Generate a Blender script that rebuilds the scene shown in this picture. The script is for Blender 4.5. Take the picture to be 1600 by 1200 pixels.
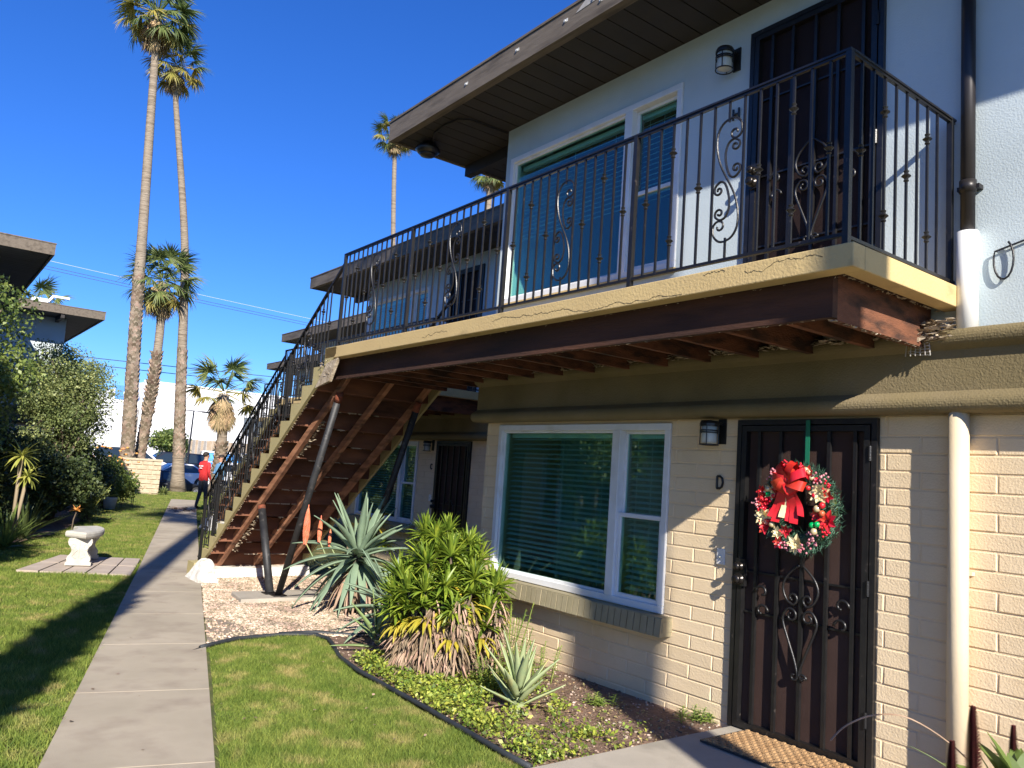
import bpy, bmesh, math, random
import numpy as np
from mathutils import Vector, Matrix
for o in list(bpy.data.objects): bpy.data.objects.remove(o)
rnd = random.Random(7); rng = np.random.default_rng(11)
sc = bpy.context.scene; col = sc.collection
pi, sin, cos = math.pi, math.sin, math.cos
# ---------------------------------------------------------------- camera
cam = bpy.data.cameras.new('camera'); camo = bpy.data.objects.new('camera', cam); col.objects.link(camo); sc.camera = camo
EYE = 1.56; yaw, pitch, roll = .64418, .1149, .070148
fw = Vector((sin(yaw)*cos(pitch), cos(yaw)*cos(pitch), sin(pitch)))
rt = fw.cross(Vector((0, 0, 1))).normalized(); up = rt.cross(fw)
r2 = rt*cos(roll)+up*sin(roll); u2 = -rt*sin(roll)+up*cos(roll)
mx = Matrix((r2, u2, -fw)).transposed().to_4x4(); mx.translation = (0, 0, EYE); camo.matrix_world = mx
cam.sensor_width = 36; cam.lens = 1241.5/1600*36; cam.clip_start = .02; cam.clip_end = 3000
# ---------------------------------------------------------------- light
SUNV = Vector((-1, -2.52, 1.60)).normalized()
elev = math.asin(SUNV.z); azim = math.atan2(SUNV.x, SUNV.y)
w = bpy.data.worlds.new('World'); sc.world = w; w.use_nodes = True
nt = w.node_tree; sky = nt.nodes.new('ShaderNodeTexSky'); sky.sky_type = 'NISHITA'; sky.sun_disc = False
sky.sun_elevation = elev; sky.sun_rotation = azim; sky.altitude = 0; sky.air_density = 1.0; sky.dust_density = 0.15; sky.ozone_density = 4.0
hs = nt.nodes.new('ShaderNodeHueSaturation'); hs.inputs['Saturation'].default_value = 1.2; hs.inputs['Hue'].default_value = .5
nt.links.new(sky.outputs[0], hs.inputs['Color']); tn = nt.nodes.new('ShaderNodeMixRGB'); tn.blend_type = 'MULTIPLY'; tn.inputs[0].default_value = 1; tn.inputs[2].default_value = (.66, .99, 1.68, 1)
nt.links.new(hs.outputs[0], tn.inputs[1]); nt.links.new(tn.outputs[0], nt.nodes['Background'].inputs[0])
nt.nodes['Background'].inputs[1].default_value = .064
sl = bpy.data.lights.new('sun', 'SUN'); sl.energy = 5.0; sl.angle = math.radians(.53); sl.color = (1, .93, .82)
so = bpy.data.objects.new('sun', sl); col.objects.link(so); so.rotation_euler = SUNV.to_track_quat('Z', 'Y').to_euler()
sc.view_settings.view_transform = 'Standard'; sc.view_settings.look = 'None'; sc.view_settings.gamma = 1
sc.view_settings.use_curve_mapping = False; sc.view_settings.exposure = .82
sc.render.engine = 'CYCLES'; sc.cycles.max_bounces = 8; sc.cycles.transparent_max_bounces = 12

# ---------------------------------------------------------------- materials
def lin(c):
    return tuple((v/12.92 if v <= .04045 else ((v+.055)/1.055)**2.4) for v in [x/255 for x in c])
def mat(name, c1, c2=None, scale=6, rough=.7, metal=0, bump=0, bscale=60, island=0, spec=.5, dirt=None, dscale=1.5, dlo=.5, dhi=.7,
        trans=0, bdist=.01, stretch=None, coat=0):
    m = bpy.data.materials.new(name); m.use_nodes = True; t = m.node_tree; N = t.nodes; L = t.links
    b = N['Principled BSDF']; b.inputs['Roughness'].default_value = rough; b.inputs['Metallic'].default_value = metal
    b.inputs['Specular IOR Level'].default_value = spec
    if coat: b.inputs['Coat Weight'].default_value = coat
    c2 = c2 or c1
    g = N.new('ShaderNodeNewGeometry'); src = g.outputs['Position']
    if stretch:
        mp = N.new('ShaderNodeMapping'); mp.inputs['Scale'].default_value = stretch; L.new(src, mp.inputs[0]); src = mp.outputs[0]
    n = N.new('ShaderNodeTexNoise'); n.inputs['Scale'].default_value = scale; n.inputs['Detail'].default_value = 6; L.new(src, n.inputs[0])
    rp = N.new('ShaderNodeValToRGB'); rp.color_ramp.elements[0].position = .32; rp.color_ramp.elements[1].position = .68
    rp.color_ramp.elements[0].color = (*c1, 1); rp.color_ramp.elements[1].color = (*c2, 1); L.new(n.outputs[0], rp.inputs[0]); c = rp.outputs[0]
    if dirt:
        n2 = N.new('ShaderNodeTexNoise'); n2.inputs['Scale'].default_value = dscale; n2.inputs['Detail'].default_value = 8; L.new(src, n2.inputs[0])
        r2_ = N.new('ShaderNodeMapRange'); r2_.inputs[1].default_value = dlo; r2_.inputs[2].default_value = dhi; L.new(n2.outputs[0], r2_.inputs[0])
        mm = N.new('ShaderNodeMixRGB'); L.new(r2_.outputs[0], mm.inputs[0]); L.new(c, mm.inputs[1]); mm.inputs[2].default_value = (*dirt, 1); c = mm.outputs[0]
    if island:
        h = N.new('ShaderNodeHueSaturation'); mr = N.new('ShaderNodeMapRange'); L.new(g.outputs['Random Per Island'], mr.inputs[0])
        mr.inputs[3].default_value = 1-island; mr.inputs[4].default_value = 1+island; L.new(mr.outputs[0], h.inputs['Value'])
        mr2 = N.new('ShaderNodeMath'); mr2.operation = 'MULTIPLY_ADD'; L.new(g.outputs['Random Per Island'], mr2.inputs[0]); mr2.inputs[1].default_value = -.05*island*2; mr2.inputs[2].default_value = .5+.05*island
        L.new(mr2.outputs[0], h.inputs['Hue']); L.new(c, h.inputs['Color']); c = h.outputs[0]
    L.new(c, b.inputs['Base Color'])
    if bump:
        nb = N.new('ShaderNodeTexNoise'); nb.inputs['Scale'].default_value = bscale; nb.inputs['Detail'].default_value = 5; L.new(src, nb.inputs[0])
        bp = N.new('ShaderNodeBump'); bp.inputs['Strength'].default_value = bump; bp.inputs['Distance'].default_value = bdist
        L.new(nb.outputs[0], bp.inputs['Height']); L.new(bp.outputs[0], b.inputs['Normal'])
    if trans:
        tr = N.new('ShaderNodeBsdfTranslucent'); L.new(c, tr.inputs[0]); ms = N.new('ShaderNodeMixShader'); ms.inputs[0].default_value = trans
        L.new(b.outputs[0], ms.inputs[1]); L.new(tr.outputs[0], ms.inputs[2]); L.new(ms.outputs[0], N['Material Output'].inputs[0])
    return m
def glass(name, tint, ior=1.5, extra=.02):
    m = bpy.data.materials.new(name); m.use_nodes = True; t = m.node_tree; N = t.nodes; L = t.links; N.remove(N['Principled BSDF'])
    tr = N.new('ShaderNodeBsdfTransparent'); tr.inputs[0].default_value = (*tint, 1)
    gl = N.new('ShaderNodeBsdfGlossy'); gl.inputs['Roughness'].default_value = .015; gl.inputs[0].default_value = (.85, .95, .95, 1)
    lw_ = N.new('ShaderNodeLayerWeight'); lw_.inputs[0].default_value = .5; fr = N.new('ShaderNodeMath'); fr.operation = 'POWER'; fr.inputs[1].default_value = 4.0; L.new(lw_.outputs['Facing'], fr.inputs[0]); ad = N.new('ShaderNodeMath'); ad.operation = 'MULTIPLY_ADD'
    L.new(fr.outputs[0], ad.inputs[0]); ad.inputs[1].default_value = .8; ad.inputs[2].default_value = extra+.06; ad.use_clamp = True
    nb = N.new('ShaderNodeTexNoise'); nb.inputs['Scale'].default_value = 1.2; g = N.new('ShaderNodeNewGeometry'); L.new(g.outputs['Position'], nb.inputs[0])
    bp = N.new('ShaderNodeBump'); bp.inputs['Strength'].default_value = .06; bp.inputs['Distance'].default_value = .02; L.new(nb.outputs[0], bp.inputs['Height']); L.new(bp.outputs[0], gl.inputs['Normal'])
    ms = N.new('ShaderNodeMixShader'); L.new(ad.outputs[0], ms.inputs[0]); L.new(tr.outputs[0], ms.inputs[1]); L.new(gl.outputs[0], ms.inputs[2])
    L.new(ms.outputs[0], N['Material Output'].inputs[0]); return m

BRICK = mat('cream_block', (.72, .56, .355), (.77, .61, .40), 3, .85, bump=.42, bscale=85, dirt=(.66, .49, .285), dscale=2.2, dlo=.55, dhi=.8, bdist=.008)
MORTAR = mat('cream_joint', (.70, .54, .345), (.75, .59, .385), 8, .9, bump=.4, bscale=90)
STUCCO = mat('pale_blue_stucco', (.52, .60, .625), (.57, .645, .67), 1.5, .9, bump=.22, bscale=90, dirt=(.44, .50, .51), dscale=1.2, dlo=.5, dhi=.85, bdist=.012)
OLIVE = mat('olive_stucco', (.165, .13, .062), (.21, .165, .08), 3, .9, bump=.45, bscale=90, dirt=(.24, .19, .11), dscale=1.1, dlo=.52, dhi=.75, bdist=.012)
OLIVESILL = mat('olive_brick', (.29, .25, .15), (.34, .29, .18), 12, .9, bump=.4, bscale=80)
YELLOW = mat('ochre_plaster', (.62, .46, .21), (.56, .41, .19), 2.5, .85, bump=.35, bscale=60, dirt=(.3, .22, .11), dscale=3.2, dlo=.58, dhi=.78)
GREENP = mat('olive_yellow_plaster', (.46, .39, .19), (.40, .335, .16), 3, .85, bump=.35, bscale=60, dirt=(.28, .22, .12), dscale=4, dlo=.6, dhi=.8)
SLABTOP = mat('landing_concrete', (.4, .38, .33), None, 5, .9, bump=.3)
TAUPE = mat('taupe_fascia_wood', (.12, .095, .068), (.155, .125, .092), 9, .75, bump=.35, bscale=30, dirt=(.075, .058, .04), dscale=5, stretch=(3, .4, 3))
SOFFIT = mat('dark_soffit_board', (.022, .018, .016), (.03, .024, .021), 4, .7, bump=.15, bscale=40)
WOOD = mat('rough_redwood', (.12, .045, .024), (.22, .085, .042), 7, .8, bump=.5, bscale=40, dirt=(.075, .03, .018), dscale=3, dlo=.45, dhi=.75, stretch=(1, .35, 1))
TIMB = mat('shade_toned_timber', (.045, .018, .011), (.105, .040, .020), 6, .85, bump=.6, bscale=40, dirt=(.02, .011, .008), dscale=3, dlo=.42, dhi=.7, stretch=(1, .3, 2))  # old timber of the rim joist, shade under the slab darkened into the colour
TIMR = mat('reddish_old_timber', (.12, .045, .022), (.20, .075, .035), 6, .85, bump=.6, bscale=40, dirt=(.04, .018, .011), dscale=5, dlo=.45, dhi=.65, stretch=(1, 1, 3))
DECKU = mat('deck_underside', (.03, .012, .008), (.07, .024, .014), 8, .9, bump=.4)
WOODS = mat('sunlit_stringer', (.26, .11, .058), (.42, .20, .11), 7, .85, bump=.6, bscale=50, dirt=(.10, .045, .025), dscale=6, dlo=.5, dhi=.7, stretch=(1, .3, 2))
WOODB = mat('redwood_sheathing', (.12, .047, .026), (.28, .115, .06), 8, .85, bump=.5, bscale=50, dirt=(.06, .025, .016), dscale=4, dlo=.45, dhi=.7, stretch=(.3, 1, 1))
LATH = mat('torn_plaster', (.55, .46, .34), (.3, .23, .15), 20, .9, bump=.8, bscale=60)
IRON = mat('black_iron', (.008, .008, .009), (.014, .013, .013), 20, .38, bump=.15, bscale=120, spec=.6, dirt=(.06, .05, .045), dscale=25, dlo=.66, dhi=.75)
WHITE = mat('white_vinyl', (.78, .79, .8), None, 5, .45, dirt=(.68, .68, .66), dscale=4)
WHITEP = mat('white_painted_pipe', (.8, .8, .77), None, 5, .5, dirt=(.6, .58, .52), dscale=6, dlo=.6, dhi=.8)
CREAMP = mat('cream_pipe', (.72, .6, .42), (.68, .56, .38), 3, .55, bump=.1)
BROWNP = mat('dark_brown_pipe', (.025, .022, .022), (.035, .03, .03), 4, .4, metal=.3)
SCREEN = mat('bronze_screen', (.046, .026, .021), (.058, .033, .027), 4, .6, bump=.9, bscale=420, spec=.3, bdist=.004)
DOORW = mat('brown_door_leaf', (.09, .035, .025), None, 6, .5)
SLAT = mat('white_blind_slat', (.66, .72, .69), None, 5, .6, trans=.25)
CURT = mat('pale_curtain', (.3, .36, .33), None, 5, .8, trans=.3)
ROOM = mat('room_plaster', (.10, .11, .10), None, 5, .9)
GLASS = glass('green_tinted_glass', (.70, .90, .85))
CONC = mat('path_concrete', (.36, .31, .23), (.46, .395, .30), 1.7, .92, bump=.4, bscale=190, dirt=(.27, .22, .165), dscale=3.4, dlo=.47, dhi=.78, bdist=.006)
CONC2 = mat('pad_concrete', (.38, .34, .28), (.45, .40, .33), 3, .9, bump=.35, bscale=120, dirt=(.30, .27, .22), dscale=3)
PAVER = mat('pinkish_paver', (.40, .33, .27), (.48, .40, .33), 5, .9, bump=.35, bscale=90)
SOIL = mat('bed_soil', (.15, .09, .06), (.26, .165, .115), 9, .95, bump=1, bscale=45, bdist=.03, dirt=(.26, .18, .13), dscale=30, dlo=.58, dhi=.7)
GRAVB = mat('gravel_bed', (.26, .2, .15), (.40, .33, .25), 30, .95, bump=1, bscale=60, bdist=.03, dirt=(.10, .07, .06), dscale=1.0, dlo=.55, dhi=.7)
LAWNB = mat('lawn_thatch', (.07, .09, .022), (.13, .14, .04), 6, .95, bump=1, bscale=90, bdist=.02, dirt=(.34, .26, .11), dscale=4.5, dlo=.52, dhi=.75)
GRASS = mat('grass_blade', (.145, .22, .034), (.24, .30, .06), 3, .7, island=.45, dirt=(.52, .42, .17), dscale=4.5, dlo=.52, dhi=.75, trans=.3, spec=.3)
ASPH = mat('asphalt', (.09, .088, .085), (.12, .118, .112), 2, .9, bump=.3, bscale=50)
PALMT = mat('palm_trunk', (.23, .185, .135), (.33, .27, .20), 4, .9, bump=1, bscale=6, bdist=.05, stretch=(.6, .6, 6), dirt=(.15, .115, .08), dscale=1.5)
BOOT = mat('palm_boot', (.33, .26, .185), (.14, .095, .06), 3, .9, island=.45)
FROND = mat('palm_frond', (.10, .155, .045), (.20, .235, .07), .8, .5, island=.4, trans=.3)
FRONDY = mat('yellow_frond', (.42, .33, .07), (.30, .29, .07), .8, .5, island=.35, trans=.3)
DEADF = mat('dead_frond', (.32, .24, .13), (.46, .34, .18), 2, .8, island=.4, trans=.15)
LEAFA = mat('glossy_shrub_leaf', (.11, .17, .04), (.20, .26, .065), 1.0, .42, island=.5, trans=.3)
LEAFB = mat('dusty_shrub_leaf', (.15, .20, .065), (.26, .30, .11), 1.2, .5, island=.5, trans=.25)
LEAFD = mat('dark_leaf', (.055, .085, .026), (.085, .115, .038), 2, .5, island=.5, trans=.2)
BARK = mat('shrub_bark', (.1, .075, .05), (.16, .12, .085), 8, .9, bump=.5)
AGAVE = mat('blue_green_agave', (.16, .23, .155), (.23, .31, .20), 5, .5, bump=.1, spec=.35)
ALOEG = mat('aloe_green', (.22, .32, .12), (.30, .38, .15), 8, .45, spec=.4, trans=.1)
ALOEV = mat('pale_aloe', (.26, .34, .17), (.36, .40, .20), 8, .5, spec=.4, dirt=(.45, .38, .15), dscale=6, dlo=.55, dhi=.7)
DRAC = mat('dracaena_leaf', (.11, .19, .02), (.32, .40, .045), 10, .42, island=.4, trans=.28)
DRACY = mat('yellowing_leaf', (.55, .42, .04), (.40, .36, .05), 6, .5, island=.3, trans=.2)
DRYL = mat('dry_leaf', (.22, .14, .09), (.40, .29, .20), 6, .8, island=.45)
COVER = mat('lime_groundcover', (.20, .31, .04), (.36, .40, .07), 5, .5, island=.6, trans=.3)
WEED = mat('weed_green', (.20, .30, .06), (.28, .36, .08), 5, .6, island=.4, trans=.3)
YUCC = mat('yellow_green_rosette', (.42, .42, .09), (.30, .33, .07), 4, .5, island=.3, trans=.25)
CORAL = mat('coral_flower', (.72, .17, .085), (.80, .27, .14), 20, .7, bump=.8, bscale=80, island=.25)
ORANGE = mat('orange_flower', (.75, .25, .10), (.80, .42, .10), 8, .6, island=.3)
MAROON = mat('maroon_spike', (.07, .012, .012), (.12, .025, .02), 30, .7, island=.4)
HOSE = mat('black_edging', (.02, .024, .03), (.035, .04, .045), 8, .6, bump=.2)
STONE = mat('cast_stone', (.44, .42, .37), (.54, .52, .46), 8, .85, bump=.5, bscale=60, dirt=(.4, .37, .32), dscale=5, dlo=.55, dhi=.75)
WALLST = mat('buff_block', (.45, .37, .26), (.55, .46, .33), 6, .9, bump=.8, bscale=12, bdist=.03)
MATB = mat('coir_mat', (.38, .22, .10), (.50, .31, .15), 12, .95, bump=1, bscale=180, bdist=.01)
PEB = mat('gravel_stone', (.38, .28, .19), (.62, .50, .37), 4, .8, island=.6, dirt=(.22, .16, .12), dscale=1.6, dlo=.5, dhi=.75)
RED = mat('red_satin', (.55, .015, .02), (.65, .03, .03), 12, .35, island=.2)
REDB = mat('red_berry', (.6, .01, .03), None, 12, .25)
PINKB = mat('frosted_berry', (.5, .12, .17), (.6, .3, .33), 20, .4)
GOLD = mat('cream_gold_petal', (.85, .68, .33), (.9, .8, .5), 15, .35, island=.2)
BALLG = mat('green_ball', (.0, .33, .08), None, 5, .2)
BALLC = mat('champagne_ball', (.75, .62, .36), None, 5, .25, metal=.4)
NEEDLE = mat('wreath_needle', (.03, .09, .05), (.07, .15, .10), 10, .6, island=.5)
RIBG = mat('green_hanger', (.01, .16, .09), None, 5, .5)
FROST = mat('frosted_lamp_glass', (.62, .64, .58), None, 5, .35)
BRONZE = mat('dark_bronze', (.05, .045, .042), None, 5, .3, metal=.8)
BTN = mat('white_button_plate', (.78, .76, .72), None, 5, .4)

# ---------------------------------------------------------------- helpers
class MB:
    def __init__(s): s.v = []; s.f = []
    def box(s, x0, x1, y0, y1, z0, z1):
        n = len(s.v); s.v += [(x0, y0, z0), (x1, y0, z0), (x1, y1, z0), (x0, y1, z0), (x0, y0, z1), (x1, y0, z1), (x1, y1, z1), (x0, y1, z1)]
        s.f += [tuple(n+i for i in q) for q in ((0, 3, 2, 1), (4, 5, 6, 7), (0, 1, 5, 4), (1, 2, 6, 5), (2, 3, 7, 6), (3, 0, 4, 7))]; return s
    def hull8(s, p):   # p: 8 points in box order
        n = len(s.v); s.v += [tuple(q) for q in p]
        s.f += [tuple(n+i for i in q) for q in ((0, 3, 2, 1), (4, 5, 6, 7), (0, 1, 5, 4), (1, 2, 6, 5), (2, 3, 7, 6), (3, 0, 4, 7))]; return s
    def tube(s, pts, r, n=8, cap=True, flat=None):
        pts = [Vector(p) for p in pts]; rs = r if isinstance(r, (list, tuple)) else [r]*len(pts)
        b0 = len(s.v); prev = None
        for i, p in enumerate(pts):
            d = (pts[min(i+1, len(pts)-1)]-pts[max(i-1, 0)])
            if d.length < 1e-9: d = Vector((0, 0, 1))
            d.normalize()
            if prev is None:
                a = Vector((0, 0, 1)) if abs(d.z) < .9 else Vector((1, 0, 0)); u = d.cross(a).normalized()
            else:
                u = (prev-d*prev.dot(d))
                u = u.normalized() if u.length > 1e-6 else d.orthogonal().normalized()
            prev = u; v = d.cross(u)
            for k in range(n):
                a = 2*pi*(k+.5)/n; q = u*cos(a)*rs[i]+v*sin(a)*rs[i]
                if flat: q = Vector((q.x*flat[0], q.y*flat[1], q.z*flat[2]))
                s.v.append(tuple(p+q))
        for i in range(len(pts)-1):
            for k in range(n):
                a = b0+i*n+k; b = b0+i*n+(k+1) % n; s.f.append((a, b, b+n, a+n))
        if cap:
            s.f.append(tuple(b0+k for k in range(n))[::-1]); s.f.append(tuple(b0+(len(pts)-1)*n+k for k in range(n)))
        return s
    def prism(s, prof, plane, a, b):  # prof 2D list, extruded along the missing axis
        n0 = len(s.v); n = len(prof)
        for t in (a, b):
            for (p, q) in prof:
                s.v.append({'yz': (t, p, q), 'xz': (p, t, q), 'xy': (p, q, t)}[plane])
        s.f.append(tuple(n0+i for i in range(n))); s.f.append(tuple(n0+n+i for i in range(n))[::-1])
        for i in range(n): s.f.append((n0+i, n0+n+i, n0+n+(i+1) % n, n0+(i+1) % n))
        return s
    def ball(s, c, r, n=8, m=6, sc_=(1, 1, 1)):
        pts = []; n0 = len(s.v); s.v.append((c[0], c[1], c[2]+r*sc_[2]))
        for i in range(1, m):
            for k in range(n):
                a = pi*i/m; b = 2*pi*k/n; s.v.append((c[0]+r*sc_[0]*sin(a)*cos(b), c[1]+r*sc_[1]*sin(a)*sin(b), c[2]+r*sc_[2]*cos(a)))
        s.v.append((c[0], c[1], c[2]-r*sc_[2])); e = len(s.v)-1
        for k in range(n): s.f.append((n0, n0+1+k, n0+1+(k+1) % n)); s.f.append((e, e-n+(k+1) % n, e-n+k))
        for i in range(m-2):
            for k in range(n):
                a = n0+1+i*n+k; b = n0+1+i*n+(k+1) % n; s.f.append((a, a+n, b+n, b))
        return s
    def lathe(s, c, prof, n=16):  # prof: (r,z)
        n0 = len(s.v)
        for (r, z) in prof:
            for k in range(n): s.v.append((c[0]+r*cos(2*pi*k/n), c[1]+r*sin(2*pi*k/n), c[2]+z))
        for i in range(len(prof)-1):
            for k in range(n):
                a = n0+i*n+k; b = n0+i*n+(k+1) % n; s.f.append((a, b, b+n, a+n))
        s.f.append(tuple(n0+k for k in range(n))[::-1]); s.f.append(tuple(n0+(len(prof)-1)*n+k for k in range(n)))
        return s
    def quad(s, *p):
        n = len(s.v); s.v += [tuple(q) for q in p]; s.f.append(tuple(range(n, n+len(p)))); return s
    def blade(s, base, d, L, W, droop=.5, segs=5, fold=.25, curl=0, side=None, shape=None):
        """leaf strip: starts at base in direction d, bends towards the ground"""
        d = Vector(d).normalized(); p = Vector(base)
        sd = Vector(side) if side else d.cross(Vector((0, 0, 1)))
        if sd.length < 1e-3: sd = Vector((1, 0, 0))
        sd.normalize(); n0 = len(s.v)
        for i in range(segs+1):
            t = i/segs
            wd = W*(shape(t) if shape else (min(1, .55+1.2*t) if t < .4 else (1-((t-.4)/.6)**2)+.02))
            nrm = sd.cross(d)
            s.v += [tuple(p-sd*wd*.5+nrm*fold*wd), tuple(p), tuple(p+sd*wd*.5+nrm*fold*wd)]
            d = (d+Vector((0, 0, -droop/segs))+nrm*(curl/segs)).normalized(); p = p+d*(L/segs)
        for i in range(segs):
            a = n0+3*i; s.f += [(a, a+1, a+4, a+3), (a+1, a+2, a+5, a+4)]
        return s
    def mesh(s, name, m, smooth=False):
        me = bpy.data.meshes.new(name); me.from_pydata(s.v, [], s.f); me.update()
        for q in (m if isinstance(m, (list, tuple)) else [m]): me.materials.append(q)
        if smooth: me.polygons.foreach_set('use_smooth', [True]*len(me.polygons))
        return me
    def obj(s, name, m, parent=None, smooth=False, fixn=False, **kw):
        me = s.mesh(name, m, smooth)
        if fixn:
            bm = bmesh.new(); bm.from_mesh(me); bmesh.ops.recalc_face_normals(bm, faces=bm.faces); bm.to_mesh(me); bm.free()
        return link(name, me, parent, **kw)
def link(name, me, parent=None, loc=None, rot=None, scale=None):
    o = bpy.data.objects.new(name, me); col.objects.link(o)
    if parent: o.parent = parent
    if loc is not None: o.location = loc
    if rot is not None: o.rotation_euler = rot
    if scale is not None: o.scale = scale
    return o
def bevel(o, wd=.005, seg=2):
    b = o.modifiers.new('bevel', 'BEVEL'); b.width = wd; b.segments = seg; b.limit_method = 'ANGLE'; return o
def thing(name, label, cat, loc=(0, 0, 0), rz=0, group=None):
    o = bpy.data.objects.new(name, None); col.objects.link(o); o.location = loc; o.rotation_euler = (0, 0, rz); o.empty_display_size = .1
    return tag(o, label, cat, group)
def tag(o, label, cat, group=None):
    o['label'] = label; o['category'] = cat
    if group: o['group'] = group
    return o
def struct(o): o['kind'] = 'structure'; return o
def stuff(o): o['kind'] = 'stuff'; return o
KIDS = {}
def kids(o):
    return [c for c in col.objects if c.parent == o]
def copy_tree(root, loc, rz, label, group=None, skip=()):
    ch = {}
    for c in list(col.objects):
        if c.parent: ch.setdefault(c.parent.name, []).append(c)
    def rec(o, par):
        c = o.copy(); col.objects.link(c)
        if par: c.parent = par
        for k in ch.get(o.name, []):
            if k.name.split('.')[0] in skip: continue
            rec(k, c)
        return c
    r = rec(root, None); r.location = loc; r.rotation_euler = (0, 0, rz); r['label'] = label
    if group: r['group'] = group
    return r
def fast(name, V, F, m, parent=None, nper=None, smooth=False):
    """V (n,3) float, F (m,k) int of equal size faces"""
    me = bpy.data.meshes.new(name); V = np.asarray(V, np.float32); F = np.asarray(F, np.int32); k = F.shape[1]
    me.vertices.add(len(V)); me.vertices.foreach_set('co', V.ravel()); me.loops.add(F.size); me.loops.foreach_set('vertex_index', F.ravel())
    me.polygons.add(len(F)); me.polygons.foreach_set('loop_start', np.arange(0, F.size, k, dtype=np.int32)); me.polygons.foreach_set('loop_total', np.full(len(F), k, np.int32))
    me.update(calc_edges=True); me.materials.append(m)
    if smooth: me.polygons.foreach_set('use_smooth', [True]*len(F))
    return link(name, me, parent)
def gz(x, y):
    return float(np.interp(y, [3.5, 12.5, 36.8, 39, 45, 58, 400], [-.03, -.13, -.13, -.8, -.8, -.1, -.1]))
def gza(y): return np.interp(y, [3.5, 12.5, 36.8, 39, 45, 58, 400], [-.03, -.13, -.13, -.8, -.8, -.1, -.1])
def inpoly(x, y, poly):
    c = np.zeros(len(x), bool); n = len(poly)
    for i in range(n):
        x1, y1 = poly[i]; x2, y2 = poly[(i+1) % n]
        if y1 == y2: continue
        k = ((y1 > y) != (y2 > y)) & (x < (x2-x1)*(y-y1)/(y2-y1)+x1); c ^= k
    return c
def sample(poly, dens):
    xs = [p[0] for p in poly]; ys = [p[1] for p in poly]; A = (max(xs)-min(xs))*(max(ys)-min(ys)); n = int(A*dens)
    x = rng.uniform(min(xs), max(xs), n); y = rng.uniform(min(ys), max(ys), n); k = inpoly(x, y, poly) & ~inpoly(x, y, PAVQ); return x[k], y[k]
PAVQ = [(2.63, 11.68), (1.35, 12.35), (2.10, 14.0), (3.14, 13.46)]
def zspiral(c, r0, r1, a0, a1, n=14):
    return [(c[0]+(r0+(r1-r0)*i/n)*cos(a0+(a1-a0)*i/n), c[1]+(r0+(r1-r0)*i/n)*sin(a0+(a1-a0)*i/n)) for i in range(n+1)]

def smooth(P_, n=4):
    P_ = [Vector(p) for p in P_]; out = []
    for i in range(len(P_)-1):
        a, b_, c, d = P_[max(i-1, 0)], P_[i], P_[i+1], P_[min(i+2, len(P_)-1)]
        for j in range(n):
            t_ = j/n; out.append(tuple(.5*((2*b_)+(c-a)*t_+(2*a-5*b_+4*c-d)*t_*t_+(3*b_-a-3*c+d)*t_**3)))
    out.append(tuple(P_[-1])); return out
# ================================================================ GROUND
gv = MB(); ys = [-60, -20, -4, 3.5, 12.5, 20, 36.8, 39, 45, 58, 120, 400, 1500]; xs = [-1200, -60, -10, 0, 10, 20, 40, 100, 1200]
for j in range(len(ys)-1):
    for i in range(len(xs)-1):
        gv.quad(*[(x, y, gz(x, y)-.02) for x, y in ((xs[i], ys[j]), (xs[i+1], ys[j]), (xs[i+1], ys[j+1]), (xs[i], ys[j+1]))])
struct(gv.obj('ground', LAWNB))
P0 = Vector((.594, 4.17)); PU = Vector((.2672, .9636)); PN = Vector((.9636, -.2672)); PWID = .822
def pathpt(s, t): return P0+PU*s+PN*t
road = MB()
for a, b in ((39, 45), (45, 58), (58, 95)):
    road.quad(*[(x, y, gz(x, y)+.002) for x, y in ((-40, a), (90, a), (90, b), (-40, b))])
struct(road.obj('parking_lot', ASPH))
pth = thing('path', '', ''); del pth['label']; del pth['category']; struct(pth)
s = -7.0; k = 0
while s < 27:
    L = 1.16 if k % 2 else 1.2; e = min(s+L*1.25, 27.2)
    m = MB(); c = [pathpt(s+.003, 0), pathpt(s+.003, PWID), pathpt(e-.003, PWID), pathpt(e-.003, 0)]
    m.hull8([(p.x, p.y, gz(p.x, p.y)-.08) for p in c]+[(p.x, p.y, gz(p.x, p.y)+.012) for p in c])
    bevel(m.obj('path_slab', CONC, pth), .002, 1); s = e; k += 1
struct(MB().hull8([(-1.5, 1.9, -.1), (4.7, 1.9, -.1), (4.7, 3.46, -.1), (-1.5, 3.46, -.1), (-1.5, 1.9, 0), (4.7, 1.9, 0), (4.7, 3.46, 0), (-1.5, 3.46, 0)]).obj('door_walkway', CONC2))
EDGE = [(2.19, 7.02), (2.3, 7.1), (2.58, 7.27), (3.01, 7.31), (3.30, 7.22), (3.34, 7.0), (3.27, 6.75), (3.12, 6.3), (3.05, 5.8), (3.03, 5.26), (3.01, 4.76), (2.98, 4.26), (2.95, 3.8), (2.94, 3.5)]
pr = lambda y: (P0+PN*PWID).x+(y-(P0+PN*PWID).y)*PU.x/PU.y
pl = lambda y: P0.x+(y-P0.y)*PU.x/PU.y
LAWNR = [(pr(3.48)+.03, 3.48), (2.93, 3.48)]+EDGE[::-1][1:]+[(pr(6.95)+.03, 6.95)]
SOILP = [(2.97, 3.47), (4.66, 3.47), (4.66, 6.56), (5.6, 6.9), (5.6, 7.4), (3.9, 7.25)]+EDGE[4:-1]
GRAVP = [(pr(7.05)+.02, 7.08)]+EDGE[1:5]+[(3.6, 7.1), (3.9, 7.0), (5.6, 7.3), (5.6, 11.3), (3.3, 11.25), (pr(11.6)+.02, 11.6)]
def sheet(name, poly, m, dz):
    b = MB(); b.quad(*[(x, y, gz(x, y)+dz) for x, y in poly]); return struct(b.obj(name, m))
sheet('soil_bed', SOILP, SOIL, -.004); sheet('gravel_bed', GRAVP, GRAVB, .002)
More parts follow.
